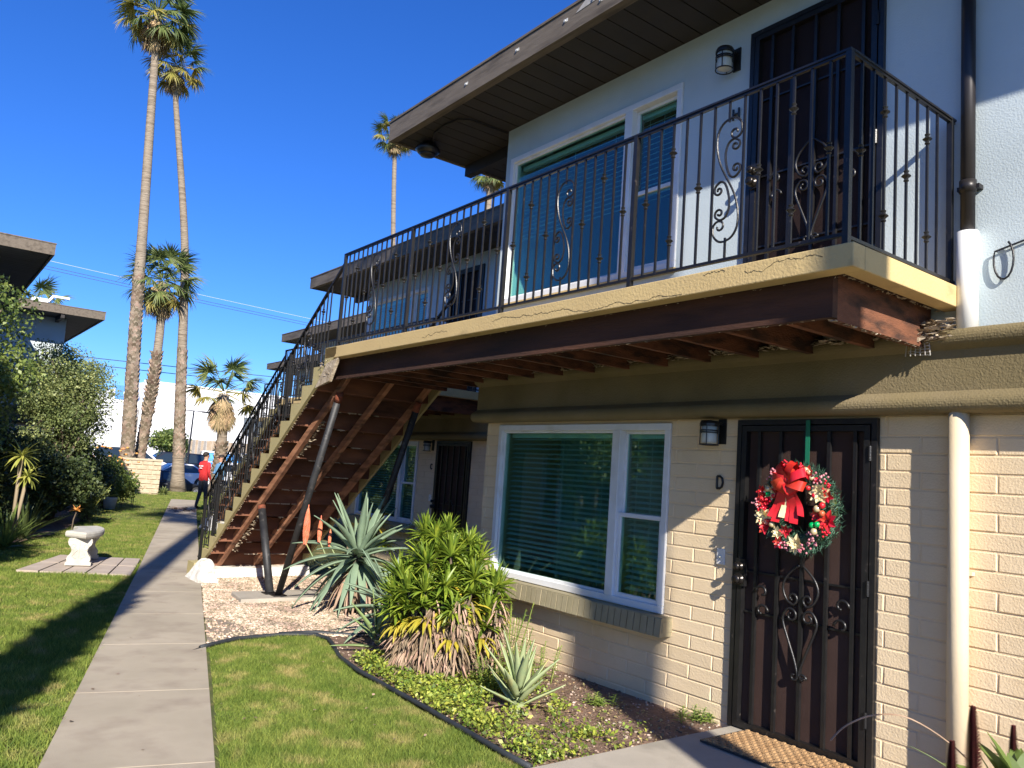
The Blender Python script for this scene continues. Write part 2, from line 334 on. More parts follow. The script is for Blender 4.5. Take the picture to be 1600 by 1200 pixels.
sheet('planter_soil', [(3.0, -1.5), (4.66, -1.5), (4.66, 1.9), (3.0, 1.9)], SOIL, .0)
sheet('shrub_bed', [(-6, 13.2), (1.0, 14.2), (2.4, 17.2), (3.6, 21), (4.6, 25), (5.2, 30), (-3, 36), (-12, 30)], SOIL, -.008)
# ---- grass
def grass(name, polys, hb, wd):
    VV = []
    for poly, dens in polys:
        x, y = sample(poly, dens); n = len(x); z = gza(y)-.02
        a = rng.uniform(0, 2*pi, n); h = rng.uniform(.35, 1.2, n)*hb*(.85+.35*np.sin(x*3.1+np.sin(y*2.3)*2)*np.sin(y*3.7+1.3*np.sin(x*4.1))); wv = wd*(1+.0*a)*rng.uniform(.7, 1.3, n)
        lx = rng.normal(0, .55, n)*h; ly = rng.normal(0, .55, n)*h
        V = np.empty((n, 3, 3)); V[:, 0] = np.stack([x-np.cos(a)*wv, y-np.sin(a)*wv, z], 1); V[:, 1] = np.stack([x+np.cos(a)*wv, y+np.sin(a)*wv, z], 1)
        V[:, 2] = np.stack([x+lx, y+ly, z+h], 1); VV.append(V.reshape(-1, 3))
    V = np.concatenate(VV); return stuff(fast(name, V, np.arange(len(V)).reshape(-1, 3), GRASS))
g = grass('lawn_grass', [(LAWNR, 26000)], .042, .0022); tag(g, 'sunlit lawn with tan dry patches between the path and the black edging', 'grass')
LL1 = [(pl(3)-.01, 3), (pl(9)-.01, 9), (-1.2, 9), (-1.2, 3)]; LL2 = [(pl(9)-.01, 9), (pl(13)-.01, 13), (.8, 14.2), (-1.0, 13.2), (-1.2, 9)]
LL3 = [(pl(13)-.01, 13), (pl(21)-.02, 21), (3.6, 21), (2.4, 17.2), (.8, 14)]; LL4 = [(pl(21)-.02, 21), (pl(30.5), 30.5), (12, 31), (12, 37.2), (5, 37.2), (5.1, 30), (4.6, 25), (3.6, 21)]
LL5 = [(pr(12)+.02, 12), (pr(31), 31), (14, 31), (14, 26), (8, 18), (5.2, 12.2)]
g = grass('lawn_grass', [(LL1, 12000), (LL2, 8000), (LL3, 4000), (LL4, 1300), (LL5, 1500)], .05, .0035); tag(g, 'green lawn left of the path around the stone bench', 'grass')
# ---- gravel stones
t = (1+5**.5)/2; ico = np.array([(-1, t, 0), (1, t, 0), (-1, -t, 0), (1, -t, 0), (0, -1, t), (0, 1, t), (0, -1, -t), (0, 1, -t), (t, 0, -1), (t, 0, 1), (-t, 0, -1), (-t, 0, 1)])/math.sqrt(1+t*t)
icf = np.array([(0, 11, 5), (0, 5, 1), (0, 1, 7), (0, 7, 10), (0, 10, 11), (1, 5, 9), (5, 11, 4), (11, 10, 2), (10, 7, 6), (7, 1, 8), (3, 9, 4), (3, 4, 2), (3, 2, 6), (3, 6, 8), (3, 8, 9), (4, 9, 5), (2, 4, 11), (6, 2, 10), (8, 6, 7), (9, 8, 1)])
def stones(name, x, y, z, r, m):
    n = len(x); V = np.repeat(ico[None], n, 0)*rng.uniform(.8, 1.2, (n, 12, 1))
    V = V*np.stack([rng.uniform(.7, 1.3, n), rng.uniform(.6, 1.1, n), rng.uniform(.35, .7, n)], 1)[:, None, :]*r[:, None, None]
    a = rng.uniform(0, 2*pi, n); c, s_ = np.cos(a)[:, None], np.sin(a)[:, None]; X = V[..., 0]*c-V[..., 1]*s_; Y = V[..., 0]*s_+V[..., 1]*c
    V = np.stack([X+x[:, None], Y+y[:, None], V[..., 2]+z[:, None]], 2).reshape(-1, 3)
    F = (icf[None]+(np.arange(n)*12)[:, None, None]).reshape(-1, 3); return stuff(fast(name, V, F, m))
def bare(x, y):  # a strip where the gravel is scraped away
    d = np.abs((x-2.55)*.83-(y-7.9)*.55*.6+.0); return (np.hypot((x-2.5)/.35, (y-7.75)/.75) < 1)
x, y = sample(GRAVP, 4600); k = ~(bare(x, y) & (rng.random(len(x)) < .85)); x, y = x[k], y[k]
tag(stones('gravel', x, y, gza(y)+rng.uniform(0, .012, len(x)), rng.uniform(.006, .021, len(x)), PEB), 'pale tan gravel under the open staircase', 'gravel')
x, y = sample(SOILP, 260); tag(stones('soil_pebbles', x, y, gza(y)+.0, rng.uniform(.003, .014, len(x))*1.0, mat('soil_crumb', (.2, .13, .09), (.5, .42, .33), 3, .9, island=.5)), 'scattered crumbs and pale pebbles on the bed soil', 'pebbles')
# ---- edging
hz = lambda p: (p[0], p[1], gz(*p)+.015)
ed = thing('lawn_edging', 'black plastic edging strip curving round the sunlit right lawn', 'edging', (0, 0, 0))
MB().tube([hz(p) for p in EDGE], .019, 6).obj('edging_strip', HOSE, ed, True)
MB().tube([(3.0, 7.35, -.06), (3.35, 7.3, -.055), (3.6, 7.12, -.06), (3.9, 7.05, -.06)], .021, 6).obj('edging_strip', HOSE, ed, True)
MB().tube([(1.42+.62, 6.9, -.07), (2.19, 7.02, -.06)], .01, 6).obj('edging_strip', HOSE, ed, True)

# ================================================================ APARTMENT UNIT (built once, copied along the courtyard)
W = 4.657; YN = -1.9; YF = 6.56; ZB = 2.5; ZS = 5.165
def wall_cells(m, x0, x1, ys, zs, holes):
    for i in range(len(ys)-1):
        for j in range(len(zs)-1):
            yc, zc = (ys[i]+ys[i+1])/2, (zs[j]+zs[j+1])/2
            if any(h[0] < yc < h[1] and h[2] < zc < h[3] for h in holes): continue
            m.box(x0, x1, ys[i], ys[i+1], zs[j], zs[j+1])
unit = thing('apartment_building', 'nearest cream block and pale blue stucco apartment house with brown eaves on the right', 'apartment building', (0, 0, 0), 0, 'staggered two storey apartment houses on the right')
DO = (2.48, 3.49, 0, 2.06); WI = (4.12, 6.34, .61, 2.05); DO2 = (2.48, 3.5, 2.79, 4.95); WI2 = (4.16, 6.47, 3.28, 4.83)
m = MB(); wall_cells(m, W+.004, W+.16, [YN, DO[0], DO[1], WI[0], WI[1], YF-.008], [-.3, 0, .61, 2.05, 2.06, 2.3], [DO, WI]); m.box(W+.16, 11, YF-.12, YF-.008, -.3, 2.3)
m.obj('ground_floor_wall', MORTAR, unit)
m = MB(); wall_cells(m, W, W+.16, [YN, DO2[0], DO2[1], WI2[0], WI2[1], YF], [2.3, 2.79, 3.28, 4.83, 4.95, ZS], [DO2, WI2]); m.box(W+.16, 11, YF-.13, YF, 2.3, ZS)
m.obj('upper_wall', STUCCO, unit)
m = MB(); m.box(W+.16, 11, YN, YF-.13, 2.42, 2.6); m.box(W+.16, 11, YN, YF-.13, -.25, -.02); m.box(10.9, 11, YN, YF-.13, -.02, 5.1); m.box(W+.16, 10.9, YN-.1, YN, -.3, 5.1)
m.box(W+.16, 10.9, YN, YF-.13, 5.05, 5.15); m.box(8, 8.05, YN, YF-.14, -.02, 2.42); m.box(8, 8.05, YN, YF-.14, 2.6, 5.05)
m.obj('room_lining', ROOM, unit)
# belt band with rolled upper and lower lips
prof = []
def arc(cx, cz, r, a0, a1, n=8): return [(cx+r*cos(a0+(a1-a0)*i/n), cz+r*sin(a0+(a1-a0)*i/n)) for i in range(n+1)]
bx = W-.075
prof = [(W+.02, 2.075)]+arc(W-.10, 2.125, .05, -pi/2, -pi*1.25, 8)+[(bx, 2.20), (bx, 2.43)]+arc(W-.085, 2.495, .052, -pi*.72, -pi*1.5, 8)+[(W+.02, 2.545)]
b = MB(); b.prism(prof, 'xz', YN, YF+.10); o = b.obj('belt_band', OLIVE, unit, fixn=True)
b = MB(); b.prism([(y_, z_) for y_, z_ in [(YF-.02, 2.075)]+[(YF+W-p[0]-0, p[1]) for p in prof[1:-1]]+[(YF-.02, 2.545)]], 'yz', W+.021, 11); b.obj('belt_band', OLIVE, unit, fixn=True)
# bricks, each a part
def brick_mesh(L, H, v, hx=.016, m=BRICK):
    r = random.Random(v); b = MB(); e = .006; j = lambda: r.uniform(-.0022, .0022)
    # front face (towards -x) inset by a chamfer
    n = 0; b.v = [(hx, 0, 0), (hx, L, 0), (hx, L, H), (hx, 0, H), (.006, j(), j()), (.006, L+j(), j()), (.006, L+j(), H+j()), (.006, j(), H+j()),
                  (-.001+j(), e, e), (-.001+j(), L-e, e), (-.001+j(), L-e, H-e), (-.001+j(), e, H-e)]
    b.f = [(0, 1, 5, 4), (1, 2, 6, 5), (2, 3, 7, 6), (3, 0, 4, 7), (4, 5, 9, 8), (5, 6, 10, 9), (6, 7, 11, 10), (7, 4, 8, 11), (8, 9, 10, 11)]
    me = b.mesh('brick', m); return me
BM = {}
def put_brick(L, H, y, z, x=W, parent=unit, m=BRICK, name='brick'):
    L = round(L, 3); H = round(H, 3); v = rnd.randrange(3); k = (L, H, v, m.name)
    if k not in BM: BM[k] = brick_mesh(L, H, v, m=m)
    link(name, BM[k], parent, loc=(x, y, z))
CH = .1026; BL = .406
for c in range(-1, 20):
    z0 = c*CH+.004; H = CH-.006
    if c == 19: H = 2.075-z0-.002
    off = 0 if c % 2 else BL/2
    segs = [(1.15, DO[0])]
    if z0+H <= WI[2]+.0 and z0 < WI[2]-.16: segs.append((DO[1], YF))
    else: segs += [(DO[1], WI[0]), (WI[1], YF)]
    for a, bb in segs:
        y = a; first = True
        st = a-((a-off) % BL)
        while st < bb-.01:
            y0 = max(st, a)+.003; y1 = min(st+BL, bb)-.003
            if y1-y0 > .03: put_brick(y1-y0, H, y0, z0)
            st += BL
# near wall stretch outside the frame, and the end wall, as one plain facing
b = MB()
for c in range(-1, 20): b.box(W, W+.01, YN, 1.14, c*CH+.004, c*CH+CH-.005)
for c in range(-1, 20): b.box(W+.004, 9, YF-.009, YF, c*CH+.004, c*CH+CH-.005)
stuff(b.obj('block_facing', BRICK, unit))
# roof
FX = 3.853; RE = 7.73
m = MB(); m.box(FX+.035, 11.2, YN-.05, RE-.05, ZS+.03, ZS+.2); m.box(FX-.01, 11.2, YN-.05, RE+.01, ZS+.2, ZS+.222); m.obj('roof', TAUPE, unit)
MB().box(FX, FX+.04, YN-.05, RE, ZS-.015, ZS+.2).obj('fascia_board', TAUPE, unit)
MB().box(FX+.04, 11.2, RE-.04, RE, ZS-.015, ZS+.2).obj('fascia_board', TAUPE, unit)
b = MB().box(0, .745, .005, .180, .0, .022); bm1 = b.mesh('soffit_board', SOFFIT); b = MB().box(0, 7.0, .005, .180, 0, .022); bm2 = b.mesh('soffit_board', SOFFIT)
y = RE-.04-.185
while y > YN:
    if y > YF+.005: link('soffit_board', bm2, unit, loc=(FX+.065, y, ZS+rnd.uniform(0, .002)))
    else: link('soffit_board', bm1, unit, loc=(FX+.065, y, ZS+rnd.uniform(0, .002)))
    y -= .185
MB().box(FX+.04, FX+.09, YN, RE-.04, ZS-.006, ZS+.02).obj('soffit_trim', TAUPE, unit)
MB().box(4.86, 4.95, YF+.002, RE-.041, ZS-.13, ZS-.001).obj('lookout_beam', SOFFIT, unit)
# ---- windows
def window(y0, y1, z0, z1, ym, zr, nslat, parent, curtain, low):
    x0 = W-.018; m = MB(); f = .055
    def fr(a, b, c, d, w_, xx0, xx1):
        m.box(xx0, xx1, a, b, c, c+w_); m.box(xx0, xx1, a, b, d-w_, d); m.box(xx0, xx1, a, a+w_, c+w_, d-w_); m.box(xx0, xx1, b-w_, b, c+w_, d-w_)
    fr(y0+.002, y1-.002, z0+.002, z1-.002, f, x0, W+.09)
    m.box(x0-.001, W+.09, ym-.045, ym+.045, z0+f, z1-f)
    fr(ym+.045, y1-f, z0+f, z1-f, .022, W+.012, W+.05)      # big pane sash
    fr(y0+f, ym-.045, z0+f, zr, .035, W+.005, W+.04); fr(y0+f, ym-.045, zr-.03, z1-f, .028, W+.042, W+.075)
    o = bevel(m.obj('window', WHITE, parent), .004, 1)
    MB().box(W+.028, W+.032, ym+.06, y1-f-.015, z0+f+.01, z1-f-.01).obj('pane', GLASS, o)
    MB().box(W+.02, W+.024, y0+f+.03, ym-.08, z0+f+.03, zr-.03).obj('pane', GLASS, o)
    MB().box(W+.055, W+.059, y0+f+.02, ym-.07, zr, z1-f-.02).obj('pane', GLASS, o)
    zt = z1-f-.03; H = zt-(low+.02)
    pit = .046; n = int(H/pit)
    for (a, bb) in ((ym+.055, y1-f-.02), (y0+f+.02, ym-.055)):
        L = bb-a; s_ = MB(); tl = .38 if z0 < 2 else .70; s_.quad((-.024*cos(tl), 0, -.024*sin(tl)), (-.024*cos(tl), L, -.024*sin(tl)), (.024*cos(tl), L, .024*sin(tl)), (.024*cos(tl), 0, .024*sin(tl))); me = s_.mesh('slat', SLAT)
        for i in range(n): link('slat', me, o, loc=(W+.125, a, zt-.04-i*pit), rot=(rnd.uniform(-.004, .004), 0, 0))
        MB().box(W+.1, W+.15, a, bb, zt-.03, zt+.01).obj('head_rail', WHITE, o)
        for q in (.15, .5, .85): MB().box(W+.124, W+.1255, a+L*q, a+L*q+.0025, zt-.04-n*pit, zt).obj('cord', WHITE, o)
    if curtain:
        c = MB()
        for i in range(60):
            ya, yb = y0+.0+i*.026, y0+.0+(i+1)*.026; xa = W+.24+.022*sin(i*1.1)+.01*sin(i*.37); xb = W+.24+.022*sin((i+1)*1.1)+.01*sin((i+1)*.37)
            c.quad((xa, ya, z0-.15), (xb, yb, z0-.15), (xb, yb, z1), (xa, ya, z1))
        c.obj('curtain', CURT, o, True)
    return o
window(*WI, 4.70, 1.33, 30, unit, True, WI[2]+.06)
window(*WI2, 4.76, 4.02, 30, unit, False, 3.9)
m = MB(); m.box(W-.03, W-.0, WI2[0], WI2[1]+.03, 3.245, 3.282); m.obj('upper_window_sill', YELLOW, unit)
# rowlock sill bricks
s_ = MB().box(W-.105, W+.16, 4.03, 6.52, .50, .575); s_.obj('sill', OLIVESILL, unit)
y = 4.03
rb = MB().hull8([(-.13, .004, 0), (.0, .004, 0), (.0, .064, 0), (-.13, .064, 0), (-.115, .004, .13), (.02, .004, .135), (.02, .064, .135), (-.115, .064, .13)]).mesh('sill_brick', OLIVESILL)
while y < 6.5: link('sill_brick', rb, unit, loc=(W+rnd.uniform(-.003, .003), y, .468)); y += .069
MB().box(W-.11, W+.0, 4.03, 6.52, .598, .606).obj('sill_cap', OLIVESILL, unit)
# ---- security doors
def ribbon(pts, r=.009, flat=None): # pts in (y,z), on the plane x=0
    return MB().tube([(0, p[0], p[1]) for p in pts], r, 6)
def heart(scale=1.0):
    """wrought scroll group of a security door, centred on (0,0), height about .5"""
    out = []
    for s_ in (-1, 1):
        p = zspiral((s_*.062, .10), .012, .045, pi/2, pi/2+s_*-2.2*pi, 16)
        p = p+[(s_*.115, .10), (s_*.118, .05), (s_*.075, -.06), (s_*.03, -.17), (s_*.004, -.26)]
        p += zspiral((s_*.03, -.27), .025, .01, pi, pi+s_*1.6*pi, 8)
        out.append(p)
        q = zspiral((s_*.055, .21), .01, .04, -pi/2, -pi/2+s_*2.0*pi, 12)
        q += [(s_*.10, .20), (s_*.125, .27), (s_*.10, .34), (s_*.04, .40), (s_*.01, .42)]
        out.append(q)
    return out
def sec_door(y0, y1, z0, z1, parent, bars, zbars, scz, scr=None):
    f = MB(); x0, x1 = W-.03, W+.03
    f.box(x0, x1+.05, y0, y0+.035, z0, z1); f.box(x0, x1+.05, y1-.035, y1, z0, z1); f.box(x0, x1+.05, y0+.035, y1-.035, z1-.035, z1)
    a, b_ = y0+.043, y1-.043; f.box(x0-.004, x1-.004, a, a+.038, z0+.012, z1-.042); f.box(x0-.004, x1-.004, b_-.038, b_, z0+.012, z1-.042)
    f.box(x0-.004, x1-.004, a+.038, b_-.038, z0+.012, z0+.05); f.box(x0-.004, x1-.004, a+.038, b_-.038, z1-.08, z1-.042)
    o = f.obj('security_door', IRON, parent)
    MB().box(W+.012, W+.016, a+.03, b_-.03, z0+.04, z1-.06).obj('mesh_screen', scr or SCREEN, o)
    MB().box(W+.11, W+.14, y0+.002, y1-.002, z0, z1-.002).obj('door_leaf', DOORW, o)
    bar = MB().box(-.011, .011, -.011, .011, z0+.05, z1-.08).mesh('bar', IRON)
    for yb in bars: link('bar', bar, o, loc=(W-.014, yb, 0))
    for zb in zbars: MB().box(W-.006, W+.006, a+.038, b_-.038, zb-.006, zb+.006).obj('crossbar', IRON, o)
    yc = bars[len(bars)//2]
    for p in heart():
        ribbon(smooth(p, 3)).obj('scroll', IRON, o, True, loc=(W-.028, yc, scz))
    for ys_, sg in ((bars[0]-.012, 1), (bars[-1]+.012, -1)):
        for zz, t_ in ((.09, 1), (-.03, -1)):
            p = zspiral((0, 0), .05, .014, pi/2*(1 if t_ > 0 else -1)+(pi*.5*sg), (pi/2*(1 if t_ > 0 else -1)+(pi*.5*sg))-t_*sg*1.5*pi, 12)
            ribbon(p).obj('scroll', IRON, o, True, loc=(W-.028, ys_+sg*.075, scz+zz+.12))
    lk = MB().box(W-.05, W-.02, b_-.07, b_+.005, z0+.93, z0+1.11); lo = lk.obj('lock_plate', IRON, o)
    for zz, rr in ((.975, .032), (1.06, .026)):
        k_ = MB(); k_.lathe((0, 0, 0), [(.0, 0), (rr*1.15, 0), (rr*1.15, .01), (rr*.7, .014), (rr*.7, .03), (rr, .036), (rr*.9, .052), (.006, .056)], 14)
        k_.obj('door_knob' if rr > .03 else 'deadbolt', BRONZE, o, True, loc=(W-.05, b_-.033, z0+zz), rot=(0, -pi/2, 0))
    for zz in (.25, 1.0, 1.8): MB().tube([(W-.035, y0+.04, z0+zz), (W-.035, y0+.04, z0+zz+.09)], .011, 8).obj('hinge', IRON, o)
    return o
bars = [2.622, 2.797, 2.967, 3.146, 3.312]
sec_door(*DO, unit, bars, [.765, 1.03, 1.5], .70)
sec_door(DO2[0], DO2[1], 2.80, DO2[3], unit, bars, [3.3, 3.82, 4.4], 3.55, mat('shade_darkened_screen', (.018, .010, .010), (.026, .014, .013), 4, .6, bump=.9, bscale=420, spec=.25, bdist=.004))  # upper door mesh: darker copy, the shade there is put into its colour
COPY_FROM = unit
OFF = Vector((2.46, 7.93, 0))
lab = ['pale apartment house behind the staircase with a dark door lettered C', 'third apartment house along the right, seen through the stair railing', 'farthest apartment house on the right, only its roof corner showing']
for k_ in (1, 2, 3):
    sk = () if k_ == 1 else ('brick', 'slat', 'sill_brick', 'cord', 'scroll', 'curtain', 'soffit_trim')
    copy_tree(unit, (OFF.x*k_, OFF.y*k_, -.004*k_), 0, lab[k_-1], 'staggered two storey apartment houses on the right', sk)
sk = ('brick', 'slat', 'sill_brick', 'cord', 'scroll', 'curtain', 'soffit_trim', 'bar', 'crossbar', 'hinge', 'deadbolt', 'lock_plate')
for i_, (cx, cy) in enumerate(((1.84, 17.38), (4.10, 25.0), (-.62, 9.5), (-3.1, 1.6))):
    copy_tree(unit, (3.853+cx, 7.73+cy, .01+.004*i_), pi, ('apartment house at the left edge with its brown eave corner against the sky', 'second apartment house on the left with a sunlit pale end wall above the shrubs', 'apartment house just outside the left edge beside the bench lawn', 'apartment house left of the viewpoint facing the wreathed door')[i_], 'staggered two storey apartment houses on the left', sk)

# ---- small fittings on the nearest houses
def wall_lamp(x, y, z, label, s_=1.0):
    t_ = thing('wall_lamp', label, 'wall lamp', (x, y, z), 0, 'caged wall lanterns beside the front doors')
    MB().box(-.012, 0, -.075, -.01, -.12, .06).obj('backplate', IRON, t_)
    MB().tube([(-.01, -.04, .02), (-.06, -.04, .03), (-.095, 0, .025)], .012, 6).obj('arm', IRON, t_)
    MB().lathe((-.1, 0, 0), [(.015, .045), (.06, .04), (.07, .02), (.07, .0)], 16).obj('cap', IRON, t_)
    MB().lathe((-.1, 0, 0), [(.052, -.12), (.056, -.11), (.056, 0.0)], 16).obj('lamp_glass', FROST, t_, True)
    c = MB()
    for zz in (-.13, -.045, -.03):
        c.tube([(-.1+.066*cos(a), .066*sin(a), zz) for a in np.linspace(0, 2*pi, 17)], .005, 5, False)
    for a in (0, pi/2, pi, -pi/2): c.tube([(-.1+.066*cos(a+.4), .066*sin(a+.4), -.13), (-.1+.066*cos(a+.4), .066*sin(a+.4), .0)], .004, 5)
    c.obj('cage', IRON, t_)
wall_lamp(W, 3.68, 2.01, 'caged lantern on the cream block wall beside the wreathed door')
wall_lamp(W, 3.68, 4.84, 'caged lantern high on the pale stucco left of the balcony door')
wall_lamp(W+OFF.x, 3.68+OFF.y, 2.01, 'small lantern beside the dark door behind the stairs')
def letter(polys, y, z, h, label, x=W):
    b = MB()
    for p in polys: b.tube([(0, -q[0]*h, q[1]*h) for q in p], .0085, 6)
    o = b.obj('house_letter', IRON, None, loc=(x-.012, y, z)); tag(o, label, 'letter')
D_ = [[(0, 0), (0, 1)], [(0, 1), (.3, 1), (.52, .85), (.6, .5), (.52, .15), (.3, 0), (0, 0)]]
C_ = [[(.6, .85), (.42, 1), (.2, .97), (.04, .75), (0, .5), (.04, .25), (.2, .03), (.42, 0), (.6, .15)]]
H_ = [[(0, 0), (0, 1)], [(.6, 0), (.6, 1)], [(0, .5), (.6, .5)]]
letter(D_, 3.665, 1.575, .085, 'black letter D beside the wreathed door'); letter(C_, 3.66+OFF.y, 1.58, .085, 'black letter C beside the far door', W+OFF.x)
letter(H_, 3.65, 4.33, .085, 'black letter H on the upper stucco wall')
for (x_, y_, l_) in ((W, 3.61, 'white doorbell plate under the letter D'), (W+OFF.x, 3.61+OFF.y, 'white doorbell plate by the far dark door')):
    t_ = thing('doorbell', l_, 'doorbell', (x_-.001, y_, 1.1)); bevel(MB().box(-.01, 0, -.035, .035, -.055, .055).obj('plate', BTN, t_), .003, 1)
    MB().ball((-.012, 0, .0), .011, 8, 6).obj('button', FROST, t_)
# downspouts
t_ = thing('downspout', 'dark brown metal downspout ending in a white pipe on the upper wall', 'downspout', (W-.055, 1.96, 0))
MB().tube([(0, 0, 3.06), (0, 0, 5.16)], .038, 16).obj('metal_pipe', BROWNP, t_, True)
MB().tube([(0, 0, 3.33), (0, 0, 3.40)], .045, 16).obj('collar', BROWNP, t_, True); MB().box(.0, .054, -.06, .06, 3.35, 3.375).obj('strap', BROWNP, t_)
MB().tube([(0, 0, 2.53), (0, 0, 3.10)], .056, 16).obj('plastic_pipe', WHITEP, t_, True)
t_ = thing('drain_pipe', 'cream painted drain pipe on the block wall right of the door', 'drain pipe', (W-.06, 2.0, 0))
MB().tube([(0, 0, -.02), (0, 0, 2.11)], .053, 16).obj('pipe', CREAMP, t_, True)
for zz in (.0,): MB().box(.02, .058, -.062, .062, 1.2, 1.22).obj('strap', CREAMP, t_)
# soffit floodlight and cable
t_ = thing('eave_light', 'dark round floodlight under the far end of the nearest eave', 'floodlight', (4.2, 7.45, ZS))
MB().lathe((0, 0, 0), [(.06, -.0), (.06, -.03), (.12, -.05), (.14, -.09), (.10, -.13)], 16).obj('housing', IRON, t_, True)
MB().lathe((0, 0, 0), [(.095, -.131), (.08, -.15), (.02, -.16)], 14).obj('lens', BROWNP, t_, True)
tag(MB().tube([(4.2, 7.35, ZS-.02), (4.1, 7.15, ZS-.015), (4.07, 6.88, ZS-.015), (4.1, 6.68, ZS-.015), (4.19, 6.61, ZS-.015), (4.41, 6.6, ZS-.015), (4.65, 6.585, ZS-.015)], .011, 6).obj('eave_cable', SOFFIT, None, True), 'dark cable looping across the soffit to the wall corner', 'cable')
tag(MB().tube([(W-.02, 1.79-.05*math.sin(a)*1.0, 2.92+.11*cos(a)) for a in np.linspace(.5, 5.2, 14)]+[(W-.01, 1.5, 3.06)], .006, 6).obj('loose_cable', IRON, None, True), 'thin black cable loop hanging on the upper wall right of the downspout', 'cable')
for i_, (yy, zz) in enumerate(((2.0, ZS+.1), (3.6, ZS+.11), (4.7, ZS+.10))): pass
nl = MB()
for yy, zz in ((6.2, .1), (5.4, .12), (4.75, .11), (4.42, .15), (4.33, .1)): nl.tube([(FX-.012, yy, ZS+zz), (FX+.002, yy, ZS+zz)], .012, 6); nl.box(FX-.003, FX+.001, yy-.03, yy+.02, ZS+zz-.012, ZS+zz+.016)
nl.obj('fascia_nail', mat('bare_metal', (.5, .5, .48), None, 5, .4), unit)
MB().hull8([(FX-.004, 4.20, ZS+.14), (FX-.001, 4.20, ZS+.14), (FX-.001, 4.62, ZS+.12), (FX-.004, 4.62, ZS+.12), (FX-.004, 4.15, ZS+.20), (FX-.001, 4.15, ZS+.2), (FX-.001, 4.50, ZS+.19), (FX-.004, 4.50, ZS+.19)]).obj('peeled_paint_patch', mat('peeled_paint', (.42, .4, .38), (.3, .28, .25), 30, .8), unit)

# ================================================================ BALCONY + RAILING
RX = 3.515; SX = 3.484; SY0 = 2.0; SY1 = 8.03; ST = 2.79; SB = 2.668; SW = 5.0
def bar_mesh(kind, L, t_=.0062):
    b = MB(); b.box(-t_, t_, -t_, t_, 0, L)
    def knot(z): b.lathe((0, 0, z), [(.007, -.034), (.015, -.027), (.010, -.017), (.014, -.010), (.026, 0), (.014, .010), (.010, .017), (.015, .027), (.007, .034)], 8)
    if kind == 1: knot(L*.5)
    if kind == 2: knot(L*.80); knot(L*.2)
    return b.mesh('baluster', IRON)
def scroll_mesh(L):
    """S scroll in the y-z plane between two straight bars"""
    b = MB(); t_ = .0055; s_ = L/.95; H = L
    b.box(-t_, t_, -t_, t_, 0, H*.13); b.box(-t_, t_, -t_, t_, H*.87, H)
    def rb(pts, r=.0068): b.tube([(0, -p[0]*1.02, p[1]*s_) for p in pts], r, 6)
    S_ = zspiral((.045, .752), .010, .045, .35-2*pi*1.1, .35, 16)+[(.080, .805), (.045, .84), (0, .845), (-.045, .825), (-.075, .775), (-.08, .70), (-.065, .62), (-.035, .54)]
    S_ = S_+[(-p[0], .95-p[1]) for p in S_[::-1]]
    C_c = zspiral((.048, .67), .007, .032, 1.05-2*pi*1.15, 1.05, 14)+[(.035, .712), (.0, .695), (-.018, .64), (-.012, .57), (.012, .50), (.045, .478), (.078, .50)]+zspiral((.056, .53), .030, .006, -.3, -.3+2*pi*1.1, 14)
    rb(smooth(S_, 3)); rb(smooth(C_c, 3)); rb(smooth([(-p[0], .95-p[1]) for p in C_c], 3))
    return b.mesh('scroll_baluster', IRON)
PAT = [1, 0, 2, 0, 1, 0, 's', 0, 1, 0, 2, 0, 1]
BC = {}
def bar_at(kind, L, parent, loc, rz=0):
    k = (kind, round(L, 3))
    if k not in BC: BC[k] = scroll_mesh(L) if kind == 's' else bar_mesh(kind, L)
    link('scroll_baluster' if kind == 's' else 'baluster', BC[k], parent, loc=loc, rot=(0, 0, rz))
balc = thing('balcony', 'ochre edged balcony with black scrollwork railing and bare wood joists over the wreathed door', 'balcony', (0, 0, 0), 0, 'balconies along the right houses')
# plaster rim
m = MB(); m.box(SX, SX+.11, SY0, SY1, SB, ST); m.box(SX+.11, W-.003, SY0, SY0+.11, SB, ST); m.box(SX+.11, W-.003, SY0+.11, SY1, ST-.05, ST-.001)
m.box(W-.003, SW, YF+.11, SY1, ST-.05, ST-.001); m.box(SW-.11, SW, YF+.11, SY1-.0, SB, ST-.0505)
bevel(m.obj('plaster_slab_edge', YELLOW, balc), .006, 2)
# cracks in the plaster edge: thin dark irregular seams
cr = MB(); CRK = mat('plaster_crack', (.07, .05, .03), None, 5, .95)
def crack(pts, x, w0=.0013):
    cr = MB()
    for i in range(len(pts)-1):
        a, b_ = pts[i], pts[i+1]; ww = w0*rnd.uniform(.3, 1.6)
        cr.hull8([(x-.0015, a[0], a[1]-ww), (x+.001, a[0], a[1]-ww), (x+.001, b_[0], b_[1]-ww), (x-.0015, b_[0], b_[1]-ww), (x-.0015, a[0], a[1]+ww), (x+.001, a[0], a[1]+ww), (x+.001, b_[0], b_[1]+ww), (x-.0015, b_[0], b_[1]+ww)])
    cr.obj('plaster_crack', CRK, balc)
def wander(y0, y1, z, n, amp=.02):
    p = [(y0, z)]
    for i in range(1, n+1): p.append((y0+(y1-y0)*i/n, min(ST-.012, max(SB+.012, p[-1][1]+rnd.uniform(-amp, amp)*.45))))
    return p
crack(wander(4.95, 3.05, 2.735, 130, .016), SX); crack(wander(2.62, 2.16, 2.745, 40, .02), SX); crack(wander(6.0, 5.6, 2.71, 30), SX, .001); crack(wander(2.9, 2.75, 2.77, 16, .02), SX)
